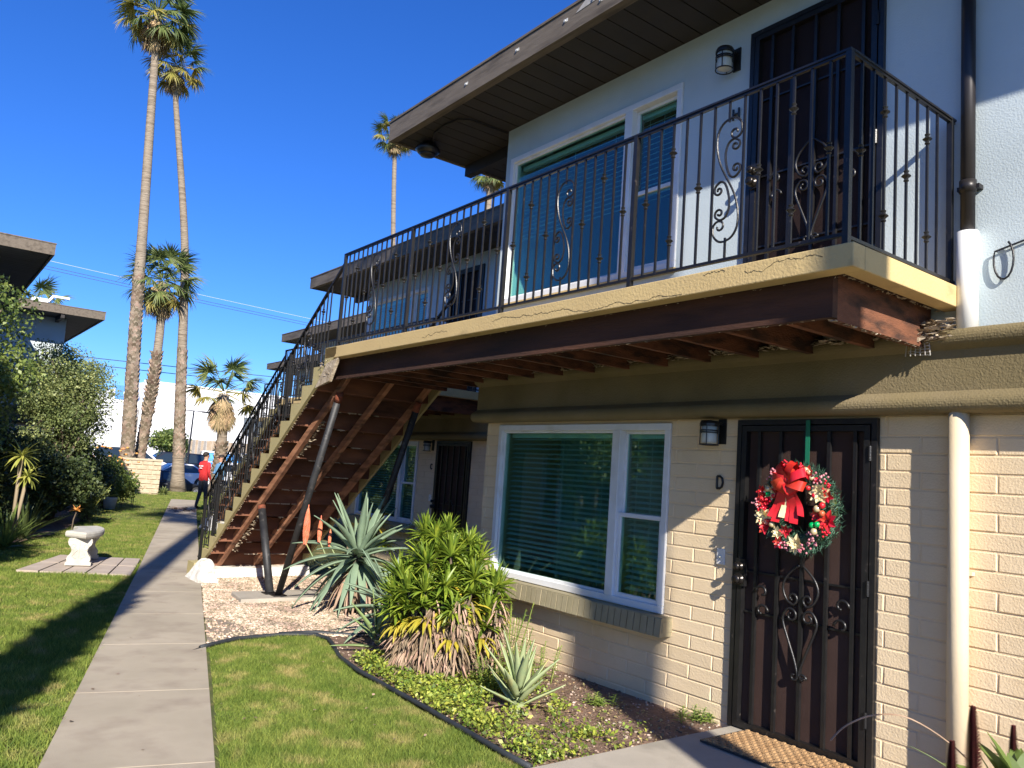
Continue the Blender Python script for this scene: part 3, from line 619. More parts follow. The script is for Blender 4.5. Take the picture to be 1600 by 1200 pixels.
# timber under the slab
JX0, JX1, JZ0, JZ1 = SX+.115, W-.03, 2.47, SB-.002
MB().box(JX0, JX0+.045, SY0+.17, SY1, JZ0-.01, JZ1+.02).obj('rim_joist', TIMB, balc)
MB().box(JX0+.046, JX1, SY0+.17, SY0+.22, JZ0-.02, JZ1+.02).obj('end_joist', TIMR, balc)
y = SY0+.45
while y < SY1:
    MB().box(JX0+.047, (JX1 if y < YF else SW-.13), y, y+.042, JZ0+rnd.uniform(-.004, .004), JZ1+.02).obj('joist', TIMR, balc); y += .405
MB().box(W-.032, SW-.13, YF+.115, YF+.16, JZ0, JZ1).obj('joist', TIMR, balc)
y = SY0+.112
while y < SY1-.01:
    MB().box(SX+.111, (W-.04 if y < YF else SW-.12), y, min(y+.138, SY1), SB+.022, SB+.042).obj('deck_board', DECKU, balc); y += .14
# debris strip of torn lath and plaster where the ceiling was cut away
b = MB()
def chips(n, fx, sz):
    for i in range(n):
        c = Vector(fx()); p = [c+Vector((rnd.uniform(-1, 1)*sz, rnd.uniform(-1, 1)*sz*1.8, rnd.uniform(-1, 1)*sz*.5)) for _ in range(4)]
        nn = len(b.v); b.v += [tuple(q) for q in p]; b.f += [(nn, nn+1, nn+2), (nn, nn+2, nn+3), (nn, nn+3, nn+1), (nn+1, nn+3, nn+2)]
chips(700, lambda: (W-.115-rnd.random()*.045, rnd.uniform(SY0+.3, YF), 2.55-rnd.random()*.04), .022)
chips(160, lambda: (W-.06-rnd.random()*.12, SY0+.02+rnd.random()*.3, 2.60-rnd.random()*.12), .03)
chips(260, lambda: (SX+.12+rnd.uniform(-.005, .012), rnd.uniform(SY0+.1, SY1), SB-.002-rnd.random()*.006), .010)
chips(60, lambda: (rnd.uniform(SX+.12, W-.05), SY0+.12, SB-.004), .010)
chips(60, lambda: (rnd.uniform(JX0, W-.05), SY0+.18, JZ0-.024), .010); chips(90, lambda: (JX0+.02, rnd.uniform(SY0+.2, SY1), JZ0-.014), .008)
stuff(b.obj('torn_plaster_bits', LATH, balc))
b = MB(); b.quad((W-.09, 2.10, 2.40), (W-.13, 2.19, 2.38), (W-.07, 2.22, 2.60), (W-.03, 2.05, 2.63)); 
for i in range(16):
    for j in range(7): pass
sl_ = MB()
for i in range(11): sl_.tube([(W-.14+i*.001, 2.12+.004*i, 2.40+i*.018), (W-.10, 2.20, 2.41+i*.0165), (W-.09, 2.27, 2.43+i*.012)], .004, 4)
for i in range(6): sl_.tube([(W-.14, 2.12+i*.028, 2.40), (W-.11, 2.15+i*.022, 2.58)], .003, 4)
sl_.obj('wire_lath', mat('wire_lath', (.55, .52, .48), None, 6, .5, metal=.3), balc)
# railing
def rail(y0, y1, posts, x, parent, ends=(True, True)):
    rl = MB(); rl.box(x-.017, x+.017, y0-.015, y1+.015, ST+1.0, ST+1.012); rl.box(x-.010, x+.010, y0, y1, ST+.985, ST+1.0); rl.box(x-.012, x+.012, y0, y1, ST+.045, ST+.062)
    o = rl.obj('railing', IRON, parent)
    for p in posts:
        MB().box(x-.0155, x+.0155, p-.0155, p+.0155, ST-.03, ST+1.0).obj('post', IRON, o)
    for a, c in zip(posts[:-1], posts[1:]):
        n = 13; L = .925; stp = (c-a)/(n+1)
        for i in range(n): bar_at(PAT[i], L, o, (x, a+stp*(i+1), ST+.06))
    return o
POSTS = [2.055, 3.515, 4.89, 6.37, 7.80]
rr_ = rail(2.055, 7.80, POSTS, RX, balc)
m = MB(); m.box(RX+.016, W-.02, 2.038, 2.072, ST+1.0, ST+1.012); m.box(RX+.016, W-.02, 2.045, 2.065, ST+.985, ST+1.0); o = m.obj('railing', IRON, balc); MB().box(RX+.016, W-.02, 2.043, 2.067, ST+.03, ST+.047).obj('bottom_rail', IRON, o); MB().box(W-.075, W-.045, 2.04, 2.07, ST-.02, ST+1.0).obj('post', IRON, o)
for i, k_ in enumerate([1, 0, 2, 0, 1, 0, 2, 0]):
    bar_at(k_, .94, o, (RX+.115*(i+1), 2.055, ST+.045))
# ================================================================ STAIRCASE
stair = thing('staircase', 'stripped wooden outdoor staircase with ochre edge, black railing and exposed redwood underside', 'staircase', (0, 0, 0), 0, 'outdoor staircases of the right houses')
NR = 15; RI = .1945; TR = .272; Y0 = SY1
stp = [(Y0, ST)]
for k_ in range(NR-1):
    z_ = ST-RI*(k_+1); stp += [(Y0+TR*k_, z_), (Y0+TR*(k_+1), z_)]
yl = Y0+TR*(NR-1); GZ = ST-RI*NR
prof = [(Y0-.27, ST-.001)]+stp+[(yl, GZ-.1), (yl-.10, GZ-.1)]
lowc = 8.411-.275
zl = lambda y_: lowc-.7*y_
prof += [(yl-.10, max(zl(yl-.1), GZ-.1)), (Y0-.27, zl(Y0-.27))]
for x_, mm_ in ((SX, GREENP), (SW-.035, GREENP)):
    b = MB(); b.prism(prof[1:] if 0 else prof, 'yz', x_, x_+.035); o = b.obj('plaster_stringer', mm_, stair, fixn=True)
b = MB()
for k_ in range(NR-1):
    z_ = ST-RI*(k_+1); y_ = Y0+TR*k_
    MB().box(SX+.036, SW-.036, y_-.0, y_+TR+.012, z_-.045, z_-.002).obj('tread', WOODB, stair)
    MB().box(SX+.036, SW-.036, y_-.024, y_-.001, z_-.045, z_+RI-.047).obj('riser', WOODB, stair)
MB().box(SX+.036, SW-.036, yl-.024, yl, GZ-.05, GZ+RI-.047).obj('riser', WOODB, stair)
for x_ in (3.70, 4.22, 4.72):
    c0, c1 = 8.00, 8.235
    y_a, y_b = Y0-.30, yl-.12
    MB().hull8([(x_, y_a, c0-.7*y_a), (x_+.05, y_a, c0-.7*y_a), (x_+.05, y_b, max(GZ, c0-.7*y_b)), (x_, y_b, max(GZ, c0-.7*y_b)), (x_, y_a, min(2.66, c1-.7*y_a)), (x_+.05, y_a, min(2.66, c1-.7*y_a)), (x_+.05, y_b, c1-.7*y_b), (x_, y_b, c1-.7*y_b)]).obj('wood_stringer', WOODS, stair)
# torn plaster remains along edges and risers
b = MB()
chips(170, lambda: (lambda yy: (SX+.04, yy, zl(yy)-.004))(rnd.uniform(Y0-.2, yl-.2)), .014)
for k_ in range(2, NR):
    y_ = Y0+TR*k_-.012; z_ = ST-RI*(k_+1)-.05
    for q in range(3):
        xa = rnd.uniform(3.78, 4.5); xb = xa+rnd.uniform(.08, .35)
        b.box(xa, min(xb, 4.69), y_-.013, y_+.004, z_-.008, z_+.004)
    chips(4, lambda: (rnd.uniform(3.78, 4.7), y_-.01, z_-.01), .014)
chips(30, lambda: (3.72+rnd.uniform(-.02, .04), 9.9+rnd.uniform(-1.4, 1.2), 0), .001)
for (ya, yb) in ((8.6, 9.15), (10.3, 11.1)):
    chips(70, lambda: (lambda yy: (3.765+rnd.uniform(-.01, .03), yy, 8.02-.7*yy+rnd.uniform(-.02, .05)))(rnd.uniform(ya, yb)), .028)
chips(50, lambda: (SX+rnd.uniform(-.004, .01), Y0-.02+rnd.uniform(-.18, .12), 2.60+rnd.uniform(-.12, .06)), .020)
stuff(b.obj('torn_plaster_bits', LATH, stair))
b = MB().hull8([(SX-.01, 7.86, 2.42), (SX+.03, 7.86, 2.42), (SX+.03, 8.16, 2.38), (SX-.01, 8.2, 2.36), (SX-.006, 7.70, 2.66), (SX+.03, 7.7, 2.66), (SX+.03, 7.98, 2.62), (SX-.006, 7.96, 2.62)]); b.obj('broken_plaster_corner', LATH, stair)
CHALK = mat('chalky_white_footing', (.62, .60, .55), (.74, .73, .69), 6, .9, bump=.7, bscale=35, dirt=(.38, .33, .26), dscale=7, dlo=.52, dhi=.72)
def lump(pts8, seed, amp):
    o_ = MB().hull8(pts8).obj('stair_footing', CHALK, stair); me = o_.data; bm = bmesh.new(); bm.from_mesh(me); bmesh.ops.subdivide_edges(bm, edges=bm.edges[:], cuts=9, use_grid_fill=True)
    r_ = random.Random(seed); 
    for v_ in bm.verts: 
        a_ = math.sin(v_.co.x*23+v_.co.z*31)+math.sin(v_.co.y*17-v_.co.z*27+1.3)+math.sin(v_.co.x*51+v_.co.y*43); v_.co += Vector((a_*.5, -a_*.6, a_*.35))*amp*.5+Vector((r_.uniform(-1, 1), r_.uniform(-1, 1), r_.uniform(-1, 1)))*amp*.35
    bmesh.ops.smooth_vert(bm, verts=bm.verts[:], factor=.3, use_axis_x=True, use_axis_y=True, use_axis_z=True); bm.to_mesh(me); bm.free()
lump([(3.30, 11.1, -.2), (5.0, 11.25, -.2), (5.0, 11.95, -.2), (3.25, 11.80, -.2), (3.52, 11.3, -.0), (5.0, 11.33, .015), (5.0, 11.95, .02), (3.46, 11.6, .02)], 1, .014)
lump([(3.14, 10.6, -.2), (3.5, 10.62, -.2), (3.58, 11.4, -.2), (3.2, 11.5, -.2), (3.31, 10.92, .0), (3.48, 10.88, .02), (3.54, 11.25, .15), (3.40, 11.3, .15)], 2, .022)
MB().box(3.36, 3.484-.001, 11.45, 11.75, -.18, .07).obj('plaster_toe', GREENP, stair)
# stair railing
def stair_rail(x):
    zt = lambda y_: 3.36-.695*(y_-8.3); ya, yb = 7.815, 11.78
    r_ = MB(); r_.hull8([(x-.015, ya, zt(ya)-.026), (x+.015, ya, zt(ya)-.026), (x+.015, yb, zt(yb)-.026), (x-.015, yb, zt(yb)-.026), (x-.017, ya, zt(ya)), (x+.017, ya, zt(ya)), (x+.017, yb, zt(yb)), (x-.017, yb, zt(yb))])
    o = r_.obj('railing', IRON, stair)
    q = 0
    for k_ in range(NR-1):
        z_ = ST-RI*(k_+1); y_ = Y0+TR*k_
        MB().box(x-.010, x+.010, y_+.03, y_+.262, z_+.04, z_+.054).obj('bottom_rail', IRON, o)
        for d_ in (.045, .137, .229):
            yy = y_+d_; L = round(zt(yy)-.02-z_-.045, 2); kd = [1, 0, 2, 0, 1, 0, 's', 0][q % 8]; q += 1
            if k_ in (3, 7, 11) and d_ == .229: MB().box(x-.0155, x+.0155, yy-.0155, yy+.0155, z_-.01, zt(yy)-.01).obj('post', IRON, o); continue
            bar_at(kd, L, o, (x, yy, z_+.045))
    MB().box(x-.016, x+.016, yb-.03, yb+.002, GZ+.03, zt(yb)-.01).obj('post', IRON, o)
stair_rail(RX); stair_rail(SW-.03)
for k_ in (1, 2):
    copy_tree(balc, (OFF.x*k_, OFF.y*k_, -.004*k_), 0, ('second balcony, seen behind the nearest railing above the far lettered door', 'third balcony, a sliver seen through the stair railing')[k_-1], 'balconies along the right houses', ('deck_board', 'torn_plaster_bits', 'wire_lath', 'plaster_crack') if k_ == 1 else ('deck_board', 'torn_plaster_bits', 'wire_lath', 'plaster_crack', 'joist', 'baluster', 'scroll_baluster'))
copy_tree(stair, (OFF.x, OFF.y, -.004), 0, 'second staircase, seen through the balusters of the nearest one', 'outdoor staircases of the right houses', ('torn_plaster_bits', 'broken_plaster_corner'))
# steel props
PROPM = mat('scuffed_black_paint', (.014, .014, .016), (.03, .03, .032), 9, .55, bump=.2, dirt=(.13, .12, .11), dscale=14, dlo=.6, dhi=.78)
def prop(a, b_, r, label):
    t_ = thing('steel_prop', label, 'prop', a, 0, 'black steel props under the stair'); a, b_ = Vector(a), Vector(b_)
    MB().tube([(0, 0, 0), tuple(b_-a)], r, 14).obj('pipe', PROPM, t_, True)
    MB().tube([tuple((b_-a)*.985), tuple((b_-a)*1.03)], r*1.06, 10).obj('rusty_top', mat('rust', (.26, .065, .03), (.12, .04, .02), 20, .85, bump=.6), t_, True)
    MB().box(-.08, .08, -.08, .08, -.006, .006).obj('base_plate', IRON, t_)
prop((3.70, 9.46, -.035), (3.70, 10.02, .93), .047, 'short thick black prop in the gravel, the leftmost, scuffed along its side')
prop((3.74, 9.30, -.035), (3.735, 8.14, 2.27), .040, 'long leaning black prop under the outer stair edge, its foot touching the short prop')
prop((4.74, 9.30, -.035), (4.73, 8.13, 2.27), .040, 'long leaning black prop behind the agave, in front of the far window')
fp = MB().hull8([(3.22, 9.12, -.2), (5.1, 9.05, -.2), (5.1, 9.72, -.2), (3.3, 9.72, -.2), (3.25, 9.15, -.042), (5.1, 9.08, -.042), (5.1, 9.7, -.042), (3.32, 9.7, -.042)])
tag(bevel(fp.obj('concrete_footing_pad', CONC2), .01, 2).id_data, 'flat grey concrete pad in the gravel under the props', 'concrete pad')

# ================================================================ WREATH, DOOR MAT
wr = thing('christmas_wreath', 'round evergreen wreath with a red ribbon bow, poinsettias and shiny balls on the lettered door', 'wreath', (W-.10, 2.93, 1.485))
R0 = .215
b = MB()
for i in range(4200):
    a = rnd.uniform(0, 2*pi); t_ = rnd.uniform(0, 2*pi); rr = .07*math.sqrt(rnd.random())
    c = Vector((-rr*cos(t_)*.8, (R0+rr*sin(t_))*cos(a), (R0+rr*sin(t_))*sin(a)))
    dd = Vector((-abs(rnd.gauss(0, .6))-.1, cos(a)*rnd.uniform(-.6, 1.3)+rnd.gauss(0, .5), sin(a)*rnd.uniform(-.6, 1.3)+rnd.gauss(0, .5))).normalized()*rnd.uniform(.025, .055)
    sd = dd.cross(Vector((1, .3, .2))).normalized()*.0028; n = len(b.v); b.v += [tuple(c-sd), tuple(c+sd), tuple(c+dd)]; b.f.append((n, n+1, n+2))
stuff(b.obj('needle_foliage', NEEDLE, wr))
MB().tube([(0, R0*cos(a), R0*sin(a)) for a in np.linspace(0, 2*pi, 25)], .03, 7, False).obj('wreath_ring', LEAFD, wr)
def wp(a, r=R0, x=-.06): return (x, r*cos(a), r*sin(a))   # a: 0 = towards +y (left in view)
def poin(a, r, size, m_, n=7, x=-.065):
    b = MB()
    for ring, (k_, L) in enumerate(((n, size), (n-1, size*.68))):
        for i in range(k_):
            t_ = 2*pi*i/k_+ring*.5+rnd.uniform(-.15, .15)
            b.blade((-.006*ring, 0, 0), (-.35-.3*ring, cos(t_), sin(t_)), L, L*.52, 0, 4, .15, curl=rnd.uniform(-.4, .5), side=(0, -sin(t_), cos(t_)))
    b.ball((-.015, 0, 0), size*.13, 6, 4)
    b.obj('poinsettia', m_, wr, loc=wp(a, r, x))
for a, r, sz, m_ in ((.15, .225, .07, RED), (2.85+pi*0, .235, .0, RED)): 
    if sz: poin(a, r, sz, RED)
d2 = math.radians
poin(d2(28), .19, .060, GOLD); poin(d2(150), .20, .075, GOLD, 9); poin(d2(-18), .235, .068, GOLD, 8); poin(d2(-95), .225, .070, GOLD, 8); poin(d2(-55), .20, .05, GOLD)
poin(d2(-155+0), .0, .0001, RED) if 0 else None
poin(d2(178+18), .235, .075, RED); poin(d2(-32), .25, .06, RED); poin(d2(20), .25, .055, RED); poin(d2(112), .24, .055, RED); poin(d2(-110+40), .16, .05, RED)
for a, r, rad, m_ in ((30, .215, .02, BALLC), (22, .20, .017, BALLG), (178, .165, .022, BALLC), (186, .2, .02, mat('rust_ball', (.55, .12, .05), None, 5, .25)), (172, .2, .02, RED), (208, .19, .02, BALLG), (216, .165, .019, BALLG), (222, .2, .022, BALLC), (-38, .19, .019, BALLC), (10, .235, .016, RED)):
    MB().ball((0, 0, 0), rad, 12, 8).obj('ball_ornament', m_, wr, True, loc=wp(d2(a), r, -.09))
for a, r, m_ in ((55, .27, PINKB), (48, .24, PINKB), (135, .265, PINKB), (128, .24, PINKB), (5, .20, REDB), (-5, .235, REDB), (75, .285, REDB), (-120, .24, PINKB), (-128, .215, PINKB), (-75, .25, PINKB), (148, .26, REDB), (-150, .25, REDB), (0, .26, PINKB), (100, .26, REDB), (-105, .255, PINKB)):
    b = MB()
    for i in range(11): b.ball((rnd.uniform(-.03, .01), rnd.gauss(0, .017), rnd.gauss(0, .017)), .0075, 6, 4)
    b.obj('berry_cluster', m_, wr, True, loc=wp(d2(a), r, -.075))
for i in range(16):
    a = rnd.uniform(0, 360); MB().ball((0, 0, 0), rnd.uniform(.012, .018), 10, 7).obj('ball_ornament', rnd.choice((RED, BALLC, REDB)), wr, True, loc=wp(d2(a), rnd.uniform(.16, .27), -.08))
for a, r in ((62, .22), (90, .255), (40, .16), (-65, .25), (160, .24), (-170, .16)): poin(d2(a), r, .05, RED, 6)
b = MB()   # bow
def loopb(y, z, ang, L, wd):
    pts = []
    for i in range(9):
        t_ = i/8*pi*2; rad = L*.5*(1-cos(t_)); pts.append((rad, L*.28*sin(t_)))
    n = len(b.v)
    for (u_, v_) in pts:
        for s_ in (-1, 1):
            yy = y+cos(ang)*u_-sin(ang)*wd*.5*s_; zz = z+sin(ang)*u_+cos(ang)*wd*.5*s_; b.v.append((-.11-v_-.01*s_, yy, zz))
    for i in range(8): b.f.append((n+2*i, n+2*i+1, n+2*i+3, n+2*i+2))
for ang, L in ((.2, .10), (1.0, .11), (1.9, .11), (2.7, .12), (3.4, .11), (-.4, .10), (4.2, .08), (-1.0, .08), (1.5, .07), (2.3, .07)): loopb(.03, .165, ang, L*1.15, .06)
b.ball((-.115, .03, .175), .024, 8, 6); bo = b.obj('ribbon_bow', RED, wr, True)
for dy, m_, ww, L in ((.085, RED, .055, .25), (-.05, RED, .055, .25), (.03, GOLD, .055, .22), (-.01, RED, .04, .24), (.12, RED, .04, .22), (-.10, RED, .04, .20)):
    b = MB(); n = 0
    for i in range(9):
        t_ = i/8; yy = .03+dy*(t_**.7); b.v += [(-.10-.012*sin(t_*7), yy-ww/2, .15-L*t_), (-.105-.012*sin(t_*7+.5), yy+ww/2, .15-L*t_+.006)]
    for i in range(8): b.f.append((2*i, 2*i+1, 2*i+3, 2*i+2))
    b.obj('ribbon_tail', m_, wr, True)
MB().box(.055, .058, -.012, .018, .2, .565).obj('hanger', RIBG, wr)
mt = thing('door_mat', 'tan woven coir mat in front of the wreathed door', 'door mat', (4.39, 2.95, .004)); mp_ = MB(); mp_.box(-.235, .225, -.38, .38, 0, .012)
mp_.obj('mat_base', HOSE, mt); b = MB()
for i in range(22):
    for j in range(13):
        x_ = -.228+j*.0345; y_ = -.372+i*.0335
        if (i+j) % 2: b.hull8([(x_, y_+.004, .010), (x_+.034, y_+.004, .010), (x_+.034, y_+.029, .010), (x_, y_+.029, .010), (x_+.006, y_+.009, .022), (x_+.028, y_+.009, .022), (x_+.028, y_+.024, .022), (x_+.006, y_+.024, .022)])
        else: b.box(x_+.008, x_+.026, y_, y_+.033, .010, .017)
stuff(b.obj('coir_weave', MATB, mt))

# ================================================================ BED PLANTS
def rosette(mb, c, n, L, Wd, el0, el1, droop, r0=.01, segs=5, fold=.25, jit=.15, curl=0, shape=None):
    for i in range(n):
        a = i*2.39996+rnd.uniform(-jit, jit); f = i/max(1, n-1); el = el0+(el1-el0)*f+rnd.uniform(-.1, .1)
        d = (cos(a)*cos(el), sin(a)*cos(el), sin(el)); l = L*rnd.uniform(.85, 1.1)
        mb.blade((c[0]+cos(a)*r0, c[1]+sin(a)*r0, c[2]), d, l, Wd*rnd.uniform(.85, 1.15), droop*rnd.uniform(.6, 1.4), segs, fold, curl, shape=shape)
dr = thing('dracaena_bush', 'dense yellow green dracaena clump with shaggy dry lower leaves in front of the block wall', 'dracaena', (3.72, 5.66, -.05))
heads = []
HV = []
for v in range(3):
    b = MB(); rosette(b, (0, 0, 0), 42, .20, .029, 1.4, -.05, .6, .008, 5, .25, .35, curl=[-.2, .3, .1][v]); HV.append(b.mesh('leaf_head', DRAC))
HY = []
for v in range(2):
    b = MB(); rosette(b, (0, 0, 0), 20, .19, .032, .35, -.5, 1.1, .01, 5, .2); HY.append(b.mesh('yellow_leaf_ring', DRACY))
HD = []
for v in range(3):
    b = MB(); rosette(b, (0, 0, 0), 42, .18, .022, .1, -1.3, 1.6, .012, 5, .35, .4, curl=.6); HD.append(b.mesh('dry_leaf_skirt', DRYL))
stems = [(0.02, -.02, 1.02), (-.08, .30, 1.16), (.12, .22, 1.14), (-.22, .1, .98), (-.30, -.12, .90), (-.12, -.22, .93), (.10, -.26, .90), (.26, -.12, .93), (.30, .14, .98), (.22, .36, .95), (-.02, .42, .98), (-.36, .16, .80), (-.24, -.32, .74), (.02, -.40, .74), (.28, -.34, .76), (.42, -.08, .74), (.42, .20, .78), (-.44, -.06, .70), (-.10, .08, 1.06), (.05, .10, 1.10), (-.30, .36, .82), (.14, -.10, .98), (-.40, -.26, .60), (.40, -.28, .62), (-.18, -.40, .62), (.16, -.44, .60), (-.46, .10, .60)]
for i, (x_, y_, z_) in enumerate(stems):
    rr0 = math.hypot(x_, y_); x_ *= .90; y_ *= .93; z_ = z_*.95+.22*rr0+rnd.uniform(-.10, .07)+(.06 if x_ > .05 and z_ > .9 else 0); hs_ = rnd.uniform(.72, 1.12)
    MB().tube([(x_*.35, y_*.35, 0), (x_*.7, y_*.7, z_*.45), (x_, y_, z_-.04)], [.018, .016, .012], 6).obj('stem', BARK, dr, True)
    link('leaf_head', HV[i % 3], dr, loc=(x_, y_, z_-.06), rot=(rnd.uniform(-.35, .35)-y_*.4, rnd.uniform(-.35, .35)+x_*.5, rnd.uniform(0, 6)), scale=(hs_, hs_, hs_*1.15))
    if rnd.random() < .62: link('leaf_head', HV[(i+1) % 3], dr, loc=(x_*.96, y_*.96, z_-.17), rot=(rnd.uniform(-.2, .2), rnd.uniform(-.2, .2), rnd.uniform(0, 6)), scale=(1.0, 1.0, .7))
    link('yellow_leaf_ring', HY[i % 2], dr, loc=(x_*.9, y_*.9, z_-.27), rot=(rnd.uniform(-.2, .2), rnd.uniform(-.2, .2), rnd.uniform(0, 6)))
    for q, dz in enumerate((.36, .48, .60)):
        if z_-dz > .08: link('dry_leaf_skirt', HD[(i+q) % 3], dr, loc=(x_*.85, y_*.85, z_-dz), rot=(rnd.uniform(-.3, .3), rnd.uniform(-.3, .3), rnd.uniform(0, 6)), scale=(.95, .95, 1.1))
for x_, y_ in ((-.12, -.42), (.2, -.46), (-.02, -.38), (.34, -.3), (-.3, -.3), (-.16, -.44), (.22, -.43)):  # hanging dead canes
    b = MB()
    for i in range(44):
        z_ = rnd.uniform(.12, .62); a = rnd.uniform(0, 6.3); b.blade((x_+cos(a)*.02, y_+sin(a)*.02, z_), (cos(a)*.5, sin(a)*.5-.1, -.8), rnd.uniform(.10, .2), .018, .9, 4, .3, curl=rnd.uniform(-.5, .9))
    b.obj('dead_leaf_bundle', DRYL, dr)
# agave
def agave(name, label, cat, loc, n, L, Wd, m_, el0, el1, droop, r0, segs=9, thick=True, group=None):
    t_ = thing(name, label, cat, loc)
    shp = lambda t: (.72+.5*min(1, t*3)) if t < .33 else max(.02, 1.22*(1-((t-.33)/.67)**1.35))
    var = []
    for v in range(6):
        b = MB(); f = v/5; el = el0+(el1-el0)*f
        b.blade((0, 0, 0), (cos(el), 0, sin(el)), L*(1-.25*(1-f)*.5), Wd, droop*(.15+f*.6), segs, .32, shape=shp)
        o_ = b.mesh('leaf', m_, True); var.append(o_)
    for i in range(n):
        a = i*2.39996+rnd.uniform(-.1, .1); v = min(5, int(6*i/n)); s_ = rnd.uniform(.8, 1.1)
        o = link('leaf', var[v], t_, loc=(cos(a)*r0, sin(a)*r0, .20*(1-i/n)+.0), rot=(rnd.uniform(-.15, .15), rnd.uniform(-.12, .12), a), scale=(s_, s_, s_))
        sd = o.modifiers.new('thickness', 'SOLIDIFY'); sd.thickness = Wd*.14; sd.offset = 0
    return t_
ag = agave('agave', 'big blue green agave with long arching leaves before the staircase', 'agave', (4.22, 8.28, .42), 58, .78, .070, AGAVE, 1.15, -.6, 1.35, .05)
ag['label'] = 'big blue green agave with long arching leaves before the staircase'
MB().tube([(0, 0, -.5), (0, 0, -.2), (0, 0, .15)], [.10, .09, .06], 8).obj('trunk', BARK, ag, True)
b = MB(); rosette(b, (0, 0, -.05), 60, .5, .04, -.3, -1.35, 1.0, .06, 5, .3); b.obj('dry_leaf_skirt', DRYL, ag)
a2 = agave('agave', 'lower blue green agave half hidden at the left foot of the dracaena', 'agave', (3.95, 6.95, .12), 26, .56, .07, AGAVE, 1.1, -.15, .8, .05)
yb = thing('yellow_leaved_shrub', 'small yellow striped shrub behind the agave, against the stair', 'shrub', (4.62, 8.75, -.1))
b = MB(); rosette(b, (0, 0, .95), 40, .26, .035, 1.3, 0, .9); b.obj('leaf_head', DRACY, yb); b = MB(); rosette(b, (.1, -.1, .72), 40, .26, .035, 1.2, -.2, .9); b.obj('leaf_head', DRAC, yb); MB().tube([(0, 0, 0), (0, 0, 1)], .02, 6).obj('stem', BARK, yb)
for (x_, y_, z0_, h_, r_, l_) in ((3.72, 8.62, .66, .42, .034, 'tallest coral red flower spike beside the leaning prop'), (3.83, 8.50, .70, .27, .022, 'shorter coral flower spike right of the tall one'), (3.93, 8.44, .66, .17, .014, 'smallest pale coral flower spike nearest the agave')):
    t_ = thing('flower_spike', l_, 'flower spike', (x_, y_, -.1)); MB().tube([(.35, -.2, .45), (.12, -.05, .55), (0, 0, z0_+.1), (0, 0, z0_+h_)], .007, 6).obj('stalk', ALOEV, t_)
    b = MB(); nn = int(h_*520)
    for i in range(nn):
        f = i/nn; a = i*2.4; rr = r_*(math.sin(pi*min(1, f*1.02+.06))**.6)*.85; z_ = z0_+.1+h_*f
        b.tube([(cos(a)*rr*.3, sin(a)*rr*.3, z_), (cos(a)*rr*1.1, sin(a)*rr*1.1, z_-.012), (cos(a)*rr*1.25, sin(a)*rr*1.25, z_-.035)], [.005, .006, .004], 4)
    b.obj('florets', CORAL, t_)
al = agave('aloe_plant', 'pale green upright aloe in the lime ground cover by the soil', 'aloe', (3.56, 4.42, -.02), 20, .37, .052, ALOEV, 1.35, .5, -.2, .028)
MB().hull8([(-.02, -.02, -.12), (.02, -.02, -.12), (.02, .02, -.12), (-.02, .02, -.12), (-.04, -.04, .04), (.04, -.04, .04), (.04, .04, .04), (-.04, .04, .04)]).obj('stem', ALOEV, al)
b = MB(); rosette(b, (0, 0, .02), 7, .26, .045, -.1, -.7, .4, .03); b.obj('dry_leaf_skirt', DRYL, al)
a3 = agave('aloe_plant', 'small bright green aloe at the fork of the black edging', 'aloe', (3.50, 6.38, -.04), 10, .40, .05, ALOEG, 1.35, .15, .15, .02)
def weedp(x_, y_, h_, n, label, name='tall_weed', m_=WEED):
    t_ = thing(name, label, 'weed', (x_, y_, gz(x_, y_)-.01)); b = MB(); s_ = MB()
    for i in range(n):
        a = rnd.uniform(0, 6.3); r_ = rnd.uniform(0, .12); hh = h_*rnd.uniform(.5, 1); lx, ly = cos(a)*hh*.25, sin(a)*hh*.25; bx_, by_ = cos(a)*r_, sin(a)*r_
        s_.tube([(bx_, by_, 0), (bx_+lx*.4, by_+ly*.4, hh*.5), (bx_+lx, by_+ly, hh)], .003, 4)
        for k_ in range(22):
            f = .15+.85*k_/22; c = (bx_+lx*f, by_+ly*f, hh*f); aa = k_*2.4; b.blade(c, (cos(aa), sin(aa), .5), .07*(1.2-f*.7), .010, .6, 3, .2)
    s_.obj('stem', m_, t_); b.obj('foliage', m_, t_)
weedp(4.10, 5.25, .62, 13, 'tall feathery green weed right of the dracaena against the wall')
weedp(4.2, 4.95, .34, 10, 'grassy weed between the aloe and the block wall')
weedp(3.75, 4.98, .38, 10, 'low feathery weed behind the pale aloe')
weedp(4.55, 3.72, .12, 8, 'tiny weed at the wall foot beside the door walkway'); weedp(4.2, 4.3, .10, 7, 'tiny weed alone on the bare brown soil')
# ground cover
def leafcards(name, x, y, z, r, m_, up=.55, parent=None):
    n = len(x); N_ = np.stack([rng.normal(0, 1-up*.6, n), rng.normal(0, 1-up*.6, n), np.abs(rng.normal(up+.2, .4, n))], 1); N_ /= np.linalg.norm(N_, axis=1)[:, None]
    A = np.cross(N_, rng.normal(0, 1, (n, 3))); A /= np.linalg.norm(A, axis=1)[:, None]; B = np.cross(N_, A); C = np.stack([x, y, z], 1); r = r[:, None]
    V = np.stack([C-A*r, C-B*r*.62+N_*r*.15, C+A*r, C+B*r*.62+N_*r*.15], 1).reshape(-1, 3)
    return stuff(fast(name, V, np.arange(len(V)).reshape(-1, 4), m_, parent))
CV = [(3.0, 3.5), (3.9, 3.5), (4.1, 3.75), (4.0, 4.1), (3.95, 4.4), (4.15, 4.75), (4.05, 5.1), (4.3, 5.6), (4.3, 6.2), (3.6, 6.2), (3.2, 6.25), (3.10, 5.8), (3.07, 5.26), (3.05, 4.76), (3.02, 4.26), (2.99, 3.8)]
